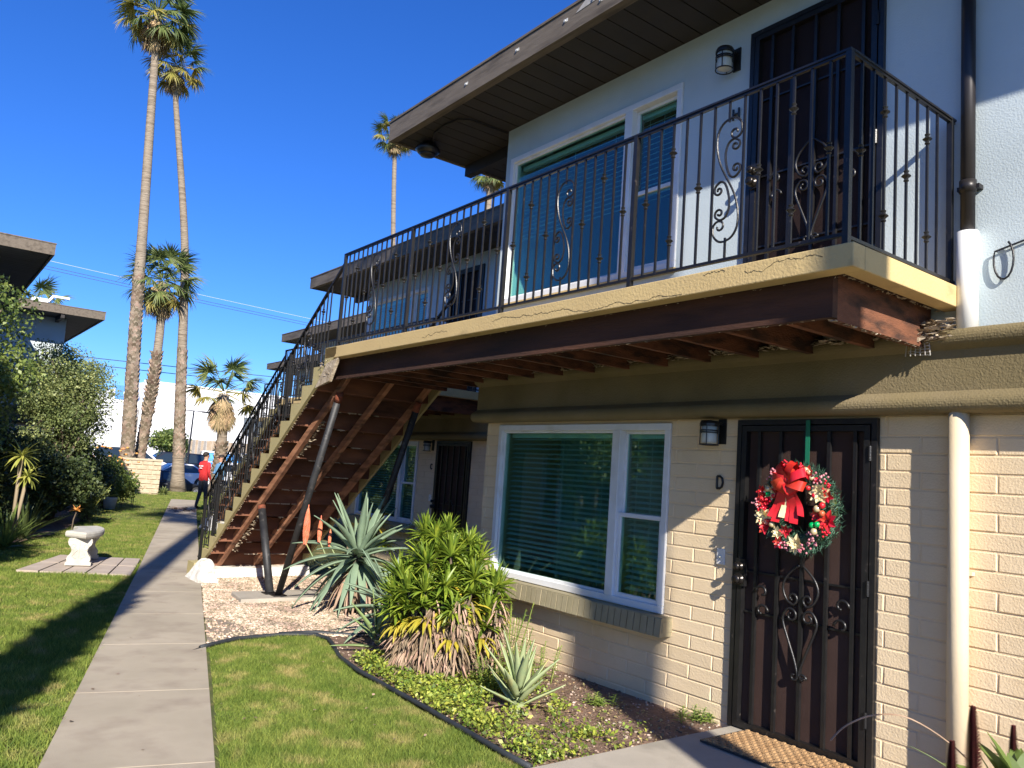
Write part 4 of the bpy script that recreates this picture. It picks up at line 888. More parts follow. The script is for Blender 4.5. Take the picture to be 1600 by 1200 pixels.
x, y = sample(CV, 6800); nz = .5+.5*np.sin(x*9+2*np.sin(y*5))*np.sin(y*7+1.5*np.sin(x*6)); k = rng.random(len(x)) < np.clip(1.15-(x-3.0)*.9+np.clip(y-4.2, 0, 1)*.8+(nz-.72)*1.5, .04, 1); x, y = x[k], y[k]
tag(leafcards('ground_cover', x, y, gza(y)+rng.uniform(.0, .075, len(x))*np.clip(1.3-(x-3.0)*.35, .4, 1), rng.uniform(.005, .021, len(x)), COVER), 'lime green low ground cover between the black edging and the soil', 'ground cover')
x, y = sample([(3.3, 3.5), (4.3, 3.5), (4.5, 4.5), (4.5, 5.4), (3.8, 4.6)], 500); tag(leafcards('ground_litter', x, y, gza(y)+rng.uniform(0, .02, len(x)), rng.uniform(.006, .014, len(x)), mat('litter', (.3, .3, .1), (.38, .25, .14), 9, .7, island=.5), .8), 'sparse dry leaf litter and sprouts on the bare soil', 'leaf litter')
# planter right of the door: maroon spikes, leaves and an arching stem
t_ = thing('arching_grass', 'thin arching dry stem in front of the door frame at the bottom right', 'plant', (4.3, 1.72, 0))
MB().tube(smooth([(.05, -.2, 0), (.02, -.05, .2), (-.10, .10, .40), (-.28, .24, .53), (-.50, .30, .56), (-.70, .33, .53), (-.80, .35, .47)], 5), [.004]*30+[.003], 5).obj('stem', DRYL, t_)
for a_ in (((-.02, -.1, .1), (-.4, .5, .8), .58, .02, .7), ((.02, -.12, .1), (-.3, .3, .9), .50, .018, .4), ((.1, -.1, .0), (-.35, .5, .7), .52, .028, .6)):
    MB().blade(*a_[:5], 8).obj('leaf', ALOEG, t_)
def spike(x_, y_, z0_, h_, r_, label):
    t_ = thing('maroon_spike', label, 'flower spike', (x_, y_, 0)); MB().tube([(0, 0, 0), (0, 0, z0_+h_)], [.012, .006], 6).obj('stalk', MAROON, t_)
    b = MB(); nn = int(h_*1900)
    for i in range(nn):
        f = i/nn; a = i*2.4; rr = r_*min(1, (1-f)*2.2+.05)**.7; z_ = z0_+h_*f; b.blade((cos(a)*.004, sin(a)*.004, z_), (cos(a), sin(a), .5), rr+.006, .010, .1, 2, .2)
    b.obj('bracts', MAROON, t_)
spike(3.85, 1.61, .20, .50, .034, 'tallest dark maroon spike at the bottom right before the drain pipe')
spike(3.70, 1.63, .14, .43, .026, 'short dark maroon spike just left of the tallest one'); spike(4.30, 1.62, .2, .36, .020, 'thin maroon spike at the right edge of the picture')
bl = thing('broad_leaved_plant', 'broad dark green leaves at the bottom right corner', 'plant', (4.14, 1.53, .20))
for i in range(30):
    b = MB(); a = i*2.4; el = rnd.uniform(.3, 1.3); b.blade((0, 0, .06), (cos(a)*cos(el), sin(a)*cos(el), sin(el)), rnd.uniform(.22, .36), .085, .7, 6, .2); b.obj('leaf', LEAFA, bl)
bl2 = thing('broad_leaved_plant', 'small broad leaf peeking in at the bottom edge right of the door frame', 'plant', (4.02, 1.95, .14))
for i in range(9):
    b = MB(); a = i*2.4; el = rnd.uniform(.3, 1.2); b.blade((0, 0, .0), (cos(a)*cos(el), sin(a)*cos(el), sin(el)), rnd.uniform(.12, .18), .06, .6, 6, .2); b.obj('leaf', LEAFA, bl2)

# ================================================================ BENCH + PAVERS
pv = thing('paver_landing', 'short row of pinkish pavers beside the path carrying the stone bench', 'pavers', (0, 0, 0))
A_, B_, C__, D__ = (Vector((2.63, 11.68)), Vector((1.35, 12.35)), Vector((2.10, 14.0)), Vector((3.14, 13.46)))
for i in range(5):
    for j in range(2):
        q = lambda u_, v_: (A_*(1-u_)+B_*u_)*(1-v_)+(D__*(1-u_)+C__*u_)*v_
        e = .008; us, ue, vs, ve = i/5+e, (i+1)/5-e, j/2+e, (j+1)/2-e
        P4 = [q(us, vs), q(ue, vs), q(ue, ve), q(us, ve)]; dz = rnd.uniform(-.003, .004)
        MB().hull8([(p.x, p.y, gz(p.x, p.y)-.05) for p in P4[::-1]]+[(p.x, p.y, gz(p.x, p.y)+.012+dz) for p in P4[::-1]]).obj('paver', PAVER, pv)
be = thing('stone_bench', 'curved cast stone bench with scroll carved pedestal beside the path', 'bench', (2.12, 12.6, -.105), -.28); be.scale = (.86, .86, .98)
ot = []
for i in range(21): a = -.55+1.1*i/20; ot.append((-1.0+1.28*cos(a)-.0, 1.35*sin(a)+.55))
inn = [(-1.0+.86*cos(a)+.0, .92*sin(a)+.55) for a in np.linspace(.5, -.5, 15)]
shape_ = ot+inn; b = MB()
def ringed(poly, z, k):
    c = Vector((sum(p[0] for p in poly)/len(poly), sum(p[1] for p in poly)/len(poly))); return [(c.x+(p[0]-c.x)*k, c.y+(p[1]-c.y)*(1-(1-k)*.6), z) for p in poly]
rings = [ringed(shape_, .385, .90), ringed(shape_, .40, .97), ringed(shape_, .42, 1.0), ringed(shape_, .455, 1.0), ringed(shape_, .478, .95)]
n_ = len(shape_)
for r_ in rings: b.v += r_
for i in range(len(rings)-1):
    for k_ in range(n_): a = i*n_+k_; c = i*n_+(k_+1) % n_; b.f.append((a, c, c+n_, a+n_))
b.f.append(tuple(range(n_))[::-1]); b.f.append(tuple(range((len(rings)-1)*n_, len(rings)*n_)))
b.obj('seat', STONE, be)
for yy, xx in ((.08, .0), (1.02, .0)):
    # carved pedestal: front outline in x-z, thickness in y
    half = [(.19, 0), (.19, .04), (.165, .055), (.175, .09), (.17, .12), (.135, .16), (.115, .20), (.125, .25), (.165, .29), (.18, .33), (.17, .375), (.15, .385)]
    b = MB(); b.prism([(xx+p[0], p[1]) for p in half]+[(xx-p[0], p[1]) for p in half[::-1]], 'xz', yy-.055, yy+.055)
    for s_ in (-1, 1):
        b.tube([(xx+s_*.085+q_[0]*s_, yy-.056, .27+q_[1]) for q_ in zspiral((0, 0), .05, .012, -pi/2, pi*1.6, 16)], .009, 5)
        b.tube([(xx+s_*.03, yy-.056, .10), (xx+s_*.10, yy-.056, .13), (xx+s_*.06, yy-.056, .19), (xx+s_*.02, yy-.056, .22)], .009, 5)
    b.tube([(xx, yy-.056, .34), (xx, yy-.056, .1)], .008, 5); o = b.obj('pedestal', STONE, be, fixn=True); bevel(o, .006, 2)

# ================================================================ TREES AND SHRUBS, LEFT
def blob_leaves(name, clumps, dens, r, m_, parent, stick=None):
    X = []; 
    for (c, rad, k_) in clumps:
        n = int(dens*k_*rad**2); u_ = rng.normal(0, 1, (n, 3)); u_ /= np.linalg.norm(u_, axis=1)[:, None]; q = u_*(rad*rng.uniform(.35, 1.08, n)[:, None])*np.array([1, 1, .85]); X.append(q+np.array(c))
    X = np.concatenate(X); return leafcards(name, X[:, 0], X[:, 1], X[:, 2], rng.uniform(.6, 1.25, len(X))*r, m_, .35, parent)
def clumps_of(c, R, n, r0, r1, zs=1.0):
    out = []
    for i in range(n):
        u_ = Vector((rnd.gauss(0, 1), rnd.gauss(0, 1), rnd.gauss(0, 1))).normalized()*rnd.uniform(.35, 1)
        out.append(((c[0]+u_.x*R[0], c[1]+u_.y*R[1], c[2]+u_.z*R[2]), rnd.uniform(r0, r1), 1))
    return out
def shrub_tree(label, cat, base, top, R, n, r0, r1, dens, lr, m_, stems_=5, name='shrub_tree'):
    t_ = thing(name, label, cat, (base[0], base[1], gz(*base)))
    cl = clumps_of((top[0]-base[0], top[1]-base[1], top[2]), R, n, r0, r1)
    b = MB()
    for i in range(stems_):
        c = cl[rnd.randrange(len(cl))][0]; b.tube([(rnd.uniform(-.2, .2), rnd.uniform(-.2, .2), -.1), (c[0]*.3, c[1]*.3, c[2]*.4), (c[0]*.8, c[1]*.8, c[2]*.85), c], [.07, .055, .035, .015], 6)
        for j in range(6):
            c2 = cl[rnd.randrange(len(cl))][0]; b.tube([(c[0]*.55, c[1]*.55, c[2]*.6), tuple((Vector(c)*.4+Vector(c2)*.6)), c2], [.025, .016, .006], 5)
    b.obj('trunk', BARK, t_, True)
    blob_leaves('leaves', cl, dens, lr, m_, t_)
    return t_
shrub_tree('tall glossy leaved shrub tree at the left edge covering the nearer left eave', 'shrub tree', (.42, 15.2), (.42, 15.2, 2.6), (.88, 1.2, 1.7), 70, .28, .55, 2600, .036, LEAFA, 6)
shrub_tree('small leaved bushy tree left of the tallest palm trunks', 'shrub tree', (2.65, 20.8), (2.75, 20.8, 2.65), (1.0, 1.2, 1.45), 90, .25, .5, 3000, .028, LEAFB, 8)
shrub_tree('low dark shrub mass under the left shrub trees', 'shrub', (1.9, 19.0), (1.9, 19.0, .85), (1.3, .8, .8), 50, .3, .5, 2000, .045, LEAFD, 4, 'shrub')
shrub_tree('dark shrub at the left edge behind the yellow rosettes', 'shrub', (.8, 17.0), (.9, 17.0, 1.1), (1.0, .8, 1.1), 50, .3, .5, 1800, .045, LEAFD, 4, 'shrub')
shrub_tree('dark tall shrub beneath the bushy tree, beside the flax plant', 'shrub', (2.6, 21.6), (2.7, 21.6, 1.2), (1.1, .6, .9), 44, .3, .5, 1800, .045, LEAFD, 4, 'shrub')
shrub_tree('small light green bush at the lawn edge under the sword leaves', 'shrub', (3.5, 20.2), (3.5, 20.2, .48), (.28, .3, .32), 16, .16, .26, 5000, .026, LEAFB, 3, 'shrub')
shrub_tree('dark green bush with orange tips near the low block wall', 'shrub', (4.7, 25.0), (4.7, 25.0, .75), (.75, .6, .6), 36, .22, .4, 2600, .04, LEAFA, 4, 'shrub')
shrub_tree('green hedge shrub between the bushy tree and the orange tipped bush', 'shrub', (3.9, 23.6), (3.9, 23.6, .8), (.6, .6, .6), 26, .22, .4, 2200, .04, LEAFD, 4, 'shrub')
shrub_tree('leafy tree beside the house outside the left edge', 'tree', (-.6, 10.6), (-.38, 10.6, 2.35), (.5, 1.3, .7), 44, .25, .45, 1700, .04, LEAFA, 4)
b = MB()
for i in range(60):
    a = rnd.uniform(0, 6.3); r_ = rnd.uniform(.2, .75); b.ball((5.05+cos(a)*r_*.9, 26.2+sin(a)*r_*.5, .5+rnd.uniform(0, 1.1)*1), .05, 5, 4, (1, 1, .6))
tag(b.obj('orange_flowers', ORANGE), 'salmon orange flower heads on the dark bush near the low block wall', 'flowers')
def swordplant(x_, y_, n, L, Wd, m_, label, el0, el1, droop, name='sword_plant', z0=0):
    t_ = thing(name, label, 'plant', (x_, y_, gz(x_, y_)+z0)); vs = []
    for v in range(5):
        b = MB(); el = el0+(el1-el0)*v/4; b.blade((0, 0, 0), (cos(el), 0, sin(el)), L, Wd, droop*(.3+.25*v), 7, .25); vs.append(b.mesh('leaf', m_))
    for i in range(n): s_ = rnd.uniform(.7, 1.1); link('leaf', vs[min(4, int(5*i/n))], t_, rot=(rnd.uniform(-.15, .15), rnd.uniform(-.1, .1), i*2.4+rnd.uniform(-.2, .2)), scale=(s_, s_, s_))
    return t_
swordplant(2.95, 20.4, 34, 1.35, .07, LEAFD, 'dark sword leaved flax plant with stiff blades pointing right', 1.3, .3, .35, z0=.2)
swordplant(3.75, 21.6, 10, .95, .07, YUCC, 'variegated yellow sword leaves arching beside the potted bush', 1.2, .2, .9)
swordplant(1.9, 16.6, 44, .85, .06, LEAFD, 'dark spiky aloe clump behind the bench', 1.3, .2, .5)
swordplant(1.45, 14.9, 40, .8, .06, LEAFA, 'green spiky clump at the left edge of the bed', 1.3, .2, .5)
def yucca(pts, label, base):
    t_ = thing('rosette_plant', label, 'plant', base)
    for (x_, y_, z_, s_) in pts:
        MB().tube([(0, 0, -.1), (x_*.6, y_*.6, z_*.5), (x_, y_, z_)], .028, 6).obj('cane', mat('pale_cane', (.28, .22, .14), None, 5, .8), t_, True)
        b = MB(); rosette(b, (0, 0, 0), 34, .34*s_, .04, 1.2, -.7, .8, .01, 5, .2); b.obj('leaf_head', YUCC, t_, loc=(x_, y_, z_))
yucca([(0, 0, 1.45, 1), (.12, .05, 1.12, .8)], 'tall caned rosette plant with yellow green leaves at the far left', (1.55, 15.3, -.13))
yucca([(0, 0, .95, .9), (-.1, -.1, .55, .8)], 'lower yellow green rosette plant cut by the left edge of the picture', (1.02, 14.6, -.13))
t_ = thing('orange_bromeliad', 'single orange flower on a bare stalk behind the bench', 'flower', (2.78, 17.6, -.13))
MB().tube([(0, 0, 0), (.01, 0, .25), (.05, 0, .42)], .012, 5).obj('stalk', BARK, t_)
b = MB(); rosette(b, (.04, 0, .42), 12, .14, .04, 1.2, .1, .4); b.obj('petals', ORANGE, t_)
t_ = thing('planter_pot', 'pale pot beside a small iron stand at the bush foot', 'pot', (4.75, 24.6, -.13)); MB().lathe((0, 0, 0), [(.14, 0), (.19, .3), (.2, .32), (.17, .32)], 14).obj('pot', WHITEP, t_, True)
t_ = thing('iron_stand', 'small black iron plant stand near the pot', 'plant stand', (5.35, 25.4, -.13)); b = MB()
for dx, dy in ((-.15, -.1), (.15, -.1), (.15, .1), (-.15, .1)): b.tube([(dx, dy, 0), (dx, dy, .55)], .012, 4)
b.box(-.17, .17, -.12, .12, .54, .56); b.obj('frame', IRON, t_)
mb_ = MB(); mb_.box(1.9, 2.9, 17.1, 17.5, -.14, -.05)

# ================================================================ PALMS
def fan_mesh(R, m_, droop, v, n=30, spread=2.6, pet=1.0):
    r = random.Random(v); b = MB(); b.tube([(0, 0, 0), (pet*.5, 0, -.02), (pet, 0, -.08)], [.03, .02, .012], 4)
    for i in range(n):
        a = -spread+2*spread*i/(n-1)+r.uniform(-.04, .04); a *= .82; L = R*(1-.25*abs(a)/spread)*r.uniform(.85, 1.08)
        b.blade((pet, 0, -.08), (cos(a), sin(a), .15*cos(a)), L, .085*R, droop*r.uniform(.6, 1.6), 5, .25, side=(-sin(a), cos(a), 0), shape=lambda t: (.35+1.1*t if t < .45 else max(.03, .85*(1-(t-.45)/.55))))
    return b
FG = [fan_mesh(.95, FROND, .9, i).mesh('frond', FROND) for i in range(3)]
FY = [fan_mesh(.95, FRONDY, 1.1, 9+i).mesh('frond', FRONDY) for i in range(2)]
FD = [fan_mesh(.95, DEADF, .5, 20+i, 20, spread=1.0, pet=.3).mesh('dead_frond', DEADF) for i in range(3)]
def palm(label, pts, r0, r1, boots, nf, sc_, skirt, yellow=.2, lean=0, group='fan palms at the end of the path', up=1.35, low=-.9, flare=1.0, boot_top=None):
    base = Vector(pts[0]); t_ = thing('fan_palm', label, 'palm tree', tuple(base), 0, group)
    P_ = [Vector(p)-base for p in pts]; n = len(P_); fine = []
    for i in range(n-1):
        for j in range(6): fine.append(P_[i].lerp(P_[i+1], j/6))
    fine.append(P_[-1]); H = fine[-1].z
    # smooth the path
    for _ in range(4): fine = [fine[0]]+[(fine[i-1]+fine[i]*2+fine[i+1])/4 for i in range(1, len(fine)-1)]+[fine[-1]]
    b = MB(); b.tube(fine, [(r0+(r1-r0)*f.z/H)*(1+.5*flare*math.exp(-f.z/.5)) for f in fine], 12); b.obj('trunk', PALMT, t_, True)
    def at(z):
        for i in range(len(fine)-1):
            if fine[i].z <= z <= fine[i+1].z: return fine[i].lerp(fine[i+1], (z-fine[i].z)/max(1e-6, fine[i+1].z-fine[i].z))
        return fine[-1]
    b = MB(); 
    for (za, zb, pr_) in boots:
        z = za; k_ = 0
        while z < zb:
            c = at(z); rr = (r0+(r1-r0)*z/H)
            for j in range(5):
                a = k_*.63+j*2*pi/5+rnd.uniform(-.1, .1); u_ = Vector((cos(a), sin(a), 0)); s_ = Vector((-sin(a), cos(a), 0)); w_ = rr*.55; hh = rnd.uniform(.16, .26); o_ = pr_*rnd.uniform(.6, 1.3)
                p0 = c+u_*rr*.93; n0 = len(b.v)
                tip = p0+u_*o_+s_*rnd.uniform(-.05, .05)+Vector((0, 0, hh)); b.v += [tuple(p0-s_*w_), tuple(p0+s_*w_), tuple(p0+s_*w_*.35+u_*o_*.8+Vector((0, 0, hh*.8))), tuple(tip), tuple(p0-s_*w_*.35+u_*o_*.8+Vector((0, 0, hh*.8))), tuple(p0+Vector((0, 0, hh*.9)))]
                b.f += [(n0, n0+1, n0+2, n0+3, n0+4), (n0+1, n0+5, n0+3, n0+2), (n0+5, n0, n0+4, n0+3)]
            z += .105; k_ += 1
    if b.v: stuff(b.obj('leaf_boots', BOOT, t_))
    top = fine[-1]
    for i in range(nf):
        f = i/nf; el = up+(low-up)*(f**.85)+rnd.uniform(-.12, .12); a = i*2.39996
        me = FY[i % 2] if (f > .45 and rnd.random() < yellow) else FG[i % 3]
        o = link('frond', me, t_, loc=(top.x+cos(a)*.1, top.y+sin(a)*.1, top.z+.3*(1-f)), rot=(rnd.uniform(-.5, .5), -el, a), scale=(sc_, sc_, sc_)); 
    for i in range(skirt):
        a = i*2.39996+.7; el = -.95-.55*rnd.random(); ro = rnd.uniform(.08, .32)
        link('dead_frond', FD[i % 3], t_, loc=(top.x+cos(a)*ro, top.y+sin(a)*ro, top.z+.1-.9*sc_*rnd.random()), rot=(rnd.uniform(-.3, .3), -el, a), scale=(sc_*.85, sc_*.85, sc_*.85))
    return t_
def ptab(Y_, tab): return [(x_*Y_/36, Y_, z_) for x_, z_ in tab]
palm('tallest fan palm, pale smooth trunk rising out of the frame at the left', [(7.45, 36, -.15), (7.35, 36, 1.86), (7.02, 36, 7.5), (6.92, 36, 10.2), (6.6, 36, 16.5), (6.42, 36, 20.3)], .27, .14, [(.6, 9.0, .06)], 40, 1.05, 44, .3, boot_top=9)
palm('fan palm with a thin dark curving trunk, its crown just below the tallest', [(9.75, 36.8, -.15), (9.4, 36.8, 3.9), (8.93, 36.8, 10.3), (8.25, 36.8, 14.3), (7.68, 36.8, 17.3), (7.57, 36.8, 18.7)], .25, .105, [(1.5, 6.2, .04)], 30, .82, 26, 1.3)
palm('middle height fan palm with shaggy trunk and full crown between two tall trunks', [(8.0, 36.9, -.15), (8.1, 36.9, 1.8), (8.24, 36.9, 4.4), (8.27, 36.9, 6.7), (8.14, 36.9, 8.9)], .2, .17, [(.5, 3.2, .08), (3.2, 5.9, .14)], 34, .98, 50, .4)
palm('short fan palm with a thick straw coloured skirt behind the two men', [(11.4, 37.0, -.15), (11.5, 37.0, 2.0), (11.35, 37, 4.35)], .24, .22, [(.4, 2.2, .1)], 14, 1.05, 90, .5, up=1.3, low=-.35)
palm('small distant fan palm above the roof of the second house', [(25.6, 48, -.1), (25.4, 48, 12), (24.7, 48, 20), (24.4, 48, 24.4)], .22, .15, [], 26, .95, 18, .3, group='fan palms beyond the right roofs')
palm('distant palm crown half hidden behind the nearest wall corner', [(30.2, 44, -.1), (30.1, 44, 12), (29.9, 44, 22.4)], .24, .2, [], 30, .95, 24, .4, group='fan palms beyond the right roofs')
palm('palm top peeking over the second left roof', [(3.2, 33, -.1), (3.15, 33, 4), (3.1, 33, 6.2)], .2, .16, [], 22, .7, 0, .1, group='palms behind the left houses')
# palms standing beside and behind the viewpoint whose trunks throw the two shadow bands
palm('fan palm behind the viewpoint on the right, its trunk shading the balcony corner', [(1.55, -3.2, -.05), (1.55, -3.2, 6), (1.5, -3.2, 15)], .21, .17, [], 30, 1.2, 8, .3, group='fan palms behind the viewpoint')
palm('fan palm behind the viewpoint on the left, its trunk shading the path', [(-2.13, -.75, -.05), (-2.13, -.75, 6), (-2.18, -.78, 15)], .25, .15, [(2.5, 6.6, .15)], 30, 1.2, 8, .3, group='fan palms behind the viewpoint')

# ================================================================ BACKGROUND: warehouse, fence, lamp, cars, wires
wh = thing('warehouse', 'long blank white warehouse wall beyond the parking lot', 'warehouse', (0, 0, 0))
WW = mat('white_render', (.82, .82, .82), (.86, .86, .86), .3, .9, dirt=(.7, .7, .72), dscale=.15)
MB().box(17.6, 60, 82, 110, -.2, 8.1).obj('main_block', WW, wh); MB().box(8, 17.58, 82.5, 108, -.2, 6.2).obj('low_block', WW, wh); MB().box(17.5, 60.1, 81.9, 82.0, 8.1, 8.25).obj('parapet', WHITE, wh)
MB().box(27.4, 34, 81.7, 82, 3.9, 5.6).obj('dark_opening', mat('dark_glassy', (.1, .12, .14), None, 5, .3), wh); 
for i in range(6): MB().box(17.6+i*7, 17.64+i*7, 81.97, 82.0, -.1, 8.1).obj('joint', mat('panel_joint', (.6, .6, .6), None, 5, .8), wh)
sg = thing('blue_sign_panel', 'small blue panel on the low roof at the left end of the warehouse', 'sign', (16.2, 82.4, 6.2)); MB().box(-1, .9, 0, .15, 0, 1.3).obj('panel', mat('sign_blue', (.08, .25, .55), None, 5, .5), sg); MB().box(-.3, .5, -.02, 0, .5, .75).obj('white_mark', WHITE, sg)
bw = thing('low_white_building', 'bright low white building left of the palm trunks across the street', 'building', (0, 0, 0)); MB().box(-6, 15.5, 74, 81, -.2, 4.6).obj('wall', WW, bw); MB().box(3, 8, 73.9, 74, 1.2, 3.0).obj('window', mat('far_window', (.25, .3, .33), None, 5, .3), bw)
fn = thing('wooden_fence', 'weathered board fence in front of the white warehouse', 'fence', (0, 0, 0))
WD = [mat('fence_board_%s' % n_, c_, c2_, 3, .9) for n_, c_, c2_ in (('grey', (.22, .2, .18), (.3, .28, .25)), ('tan', (.34, .26, .18), (.42, .33, .23)), ('brown', (.2, .14, .1), (.26, .19, .14)))]
pm = [MB().box(0, .22, 0, .03, 0, 1.9).mesh('board', m_) for m_ in WD]
for i in range(60): link('board', pm[rnd.choice((0, 0, 1, 1, 2))], fn, loc=(17.0+i*.235, 71+rnd.uniform(-.02, .02), .85+rnd.uniform(-.03, .03)))
MB().box(16.2, 34, 71.1, 71.4, -.2, .9).obj('low_wall', WALLST, fn); MB().box(17, 31, 71.04, 71.09, 1.3, 1.4).obj('fence_rail', WD[0], fn)
shrub_tree('round green street tree between two palm trunks before the warehouse', 'tree', (14.9, 60), (14.9, 60, 2.3), (1.3, 1.3, .8), 34, .45, .8, 330, .11, LEAFA, 4, 'street_tree')
shrub_tree('small yellow green bush at the right end of the board fence', 'bush', (19.3, 63), (19.3, 63, 1.6), (1.2, .6, .5), 14, .3, .5, 300, .1, LEAFB, 3, 'bush')
sl_ = thing('street_lamp', 'dark twin armed parking lot lamp post before the fence', 'street lamp', (15.1, 55.5, -.1)); MB().tube([(0, 0, 0), (.05, 0, 4.5)], [.075, .05], 8).obj('pole', IRON, sl_)
MB().box(-.75, .85, -.05, .05, 4.48, 4.54).obj('arm', IRON, sl_); MB().box(-1.05, -.55, -.14, .14, 4.44, 4.54).obj('lamp_head', IRON, sl_); MB().box(.6, 1.05, -.14, .14, 4.44, 4.54).obj('lamp_head', IRON, sl_)
gr = thing('utility_pole', 'thin grey pole with a crossbar left of the street tree', 'pole', (13.1, 62, -.1)); MB().tube([(0, 0, 0), (0, 0, 4.6)], .05, 6).obj('pole', WD[0], gr); MB().box(-.2, 1.4, -.03, .03, 3.4, 3.46).obj('crossarm', WD[0], gr)
# chain of iron street railing
ir = thing('street_railing', 'thin dark railing behind the parked cars', 'railing', (0, 0, 0)); b = MB(); b.box(15.2, 22, 64.5, 64.53, .95, 1.0); b.box(15.2, 22, 64.5, 64.53, .35, .4)
for i in range(24): b.box(15.2+i*.29, 15.215+i*.29, 64.5, 64.52, -.1, .98)
b.obj('rails', IRON, ir)
lw = thing('block_wall', 'low buff stone block wall at the end of the left lawn', 'wall', (0, 0, 0))
wall_x0, wall_x1, wy, wh_ = 6.3, 8.22, 33.7, 1.28
MB().box(wall_x0+.02, wall_x1-.02, wy+.02, wy+.3, -.2, wh_-.13).obj('wall_core', WALLST, lw); MB().box(wall_x0-.02, wall_x1+.01, wy-.03, wy+.34, wh_-.13, wh_-.05).obj('coping', WALLST, lw)
for c in range(7):
    x_ = wall_x0-(.2 if c % 2 else 0)
    while x_ < wall_x1-.05:
        xa = max(x_, wall_x0); xb = min(x_+.4, wall_x1); MB().hull8([(xa+.008, wy+.02, c*.183-.13), (xb-.008, wy+.02, c*.183-.13), (xb-.008, wy+.3, c*.183-.13), (xa+.008, wy+.3, c*.183-.13), (xa+.008, wy+.02, c*.183+.04), (xb-.008, wy+.02, c*.183+.04), (xb-.008, wy+.3, c*.183+.04), (xa+.008, wy+.3, c*.183+.04)]) if 0 else None
        b = MB(); z_ = c*.183-.13; b.v = [(xa+.01, wy+.021, z_+.01), (xb-.01, wy+.021, z_+.01), (xb-.01, wy+.021, z_+.172), (xa+.01, wy+.021, z_+.172), (xa+.03, wy-.01-rnd.random()*.02, z_+.03), (xb-.03, wy-.01-rnd.random()*.02, z_+.03), (xb-.03, wy-.01-rnd.random()*.02, z_+.15), (xa+.03, wy-.01-rnd.random()*.02, z_+.15)]
        b.f = [(0, 1, 5, 4), (1, 2, 6, 5), (2, 3, 7, 6), (3, 0, 4, 7), (4, 5, 6, 7)]; b.obj('stone_block', WALLST, lw); x_ += .4
sb = thing('small_sprout_bush', 'tiny bush at the right foot of the low block wall', 'bush', (8.4, 33.7, -.14)); b = MB(); rosette(b, (0, 0, .05), 40, .3, .06, 1.4, .1, .6); b.obj('leaves', LEAFB, sb)
WIRE = mat('wire', (.03, .03, .035), None, 5, .6)
def wire(a, b_, sag, r, m_, label):
    P_ = [tuple(Vector(a).lerp(Vector(b_), i/16)-Vector((0, 0, sag*4*(i/16)*(1-i/16)))) for i in range(17)]; tag(MB().tube(P_, r, 4).obj('overhead_wire', m_), label, 'wire')['group'] = 'overhead wires across the sky'
wire((-6, 40, 10.05), (40, 40, 8.75), .3, .012, mat('bright_wire', (.4, .45, .5), None, 5, .4), 'topmost pale wire crossing behind the palm crowns')
wire((-6, 40, 9.78), (40, 40, 8.50), .3, .013, WIRE, 'second dark wire just below the pale one'); wire((-6, 40, 9.65), (40, 40, 8.38), .3, .013, WIRE, 'third dark wire below the pale one')
wire((0, 40, 5.42), (40, 40, 7.0), .25, .022, WIRE, 'upper of the two low dark wires above the warehouse'); wire((0, 40, 5.15), (40, 40, 6.45), .25, .022, WIRE, 'lower of the two low dark wires above the warehouse')
wire((4, 60, 5.3), (40, 60, 5.0), .2, .014, WIRE, 'faint wire crossing the white warehouse wall')
rb_ = thing('roof_box', 'small white box on the second left roof', 'roof box', (2.55, 26.2, 5.38)); MB().box(-.2, .2, -.2, .2, 0, .28).obj('box', WHITE, rb_); MB().tube([(.2, 0, .2), (.35, 0, .42)], .04, 6).obj('arm', WHITE, rb_); MB().box(.3, .75, -.05, .05, .38, .44).obj('vane', WHITE, rb_)
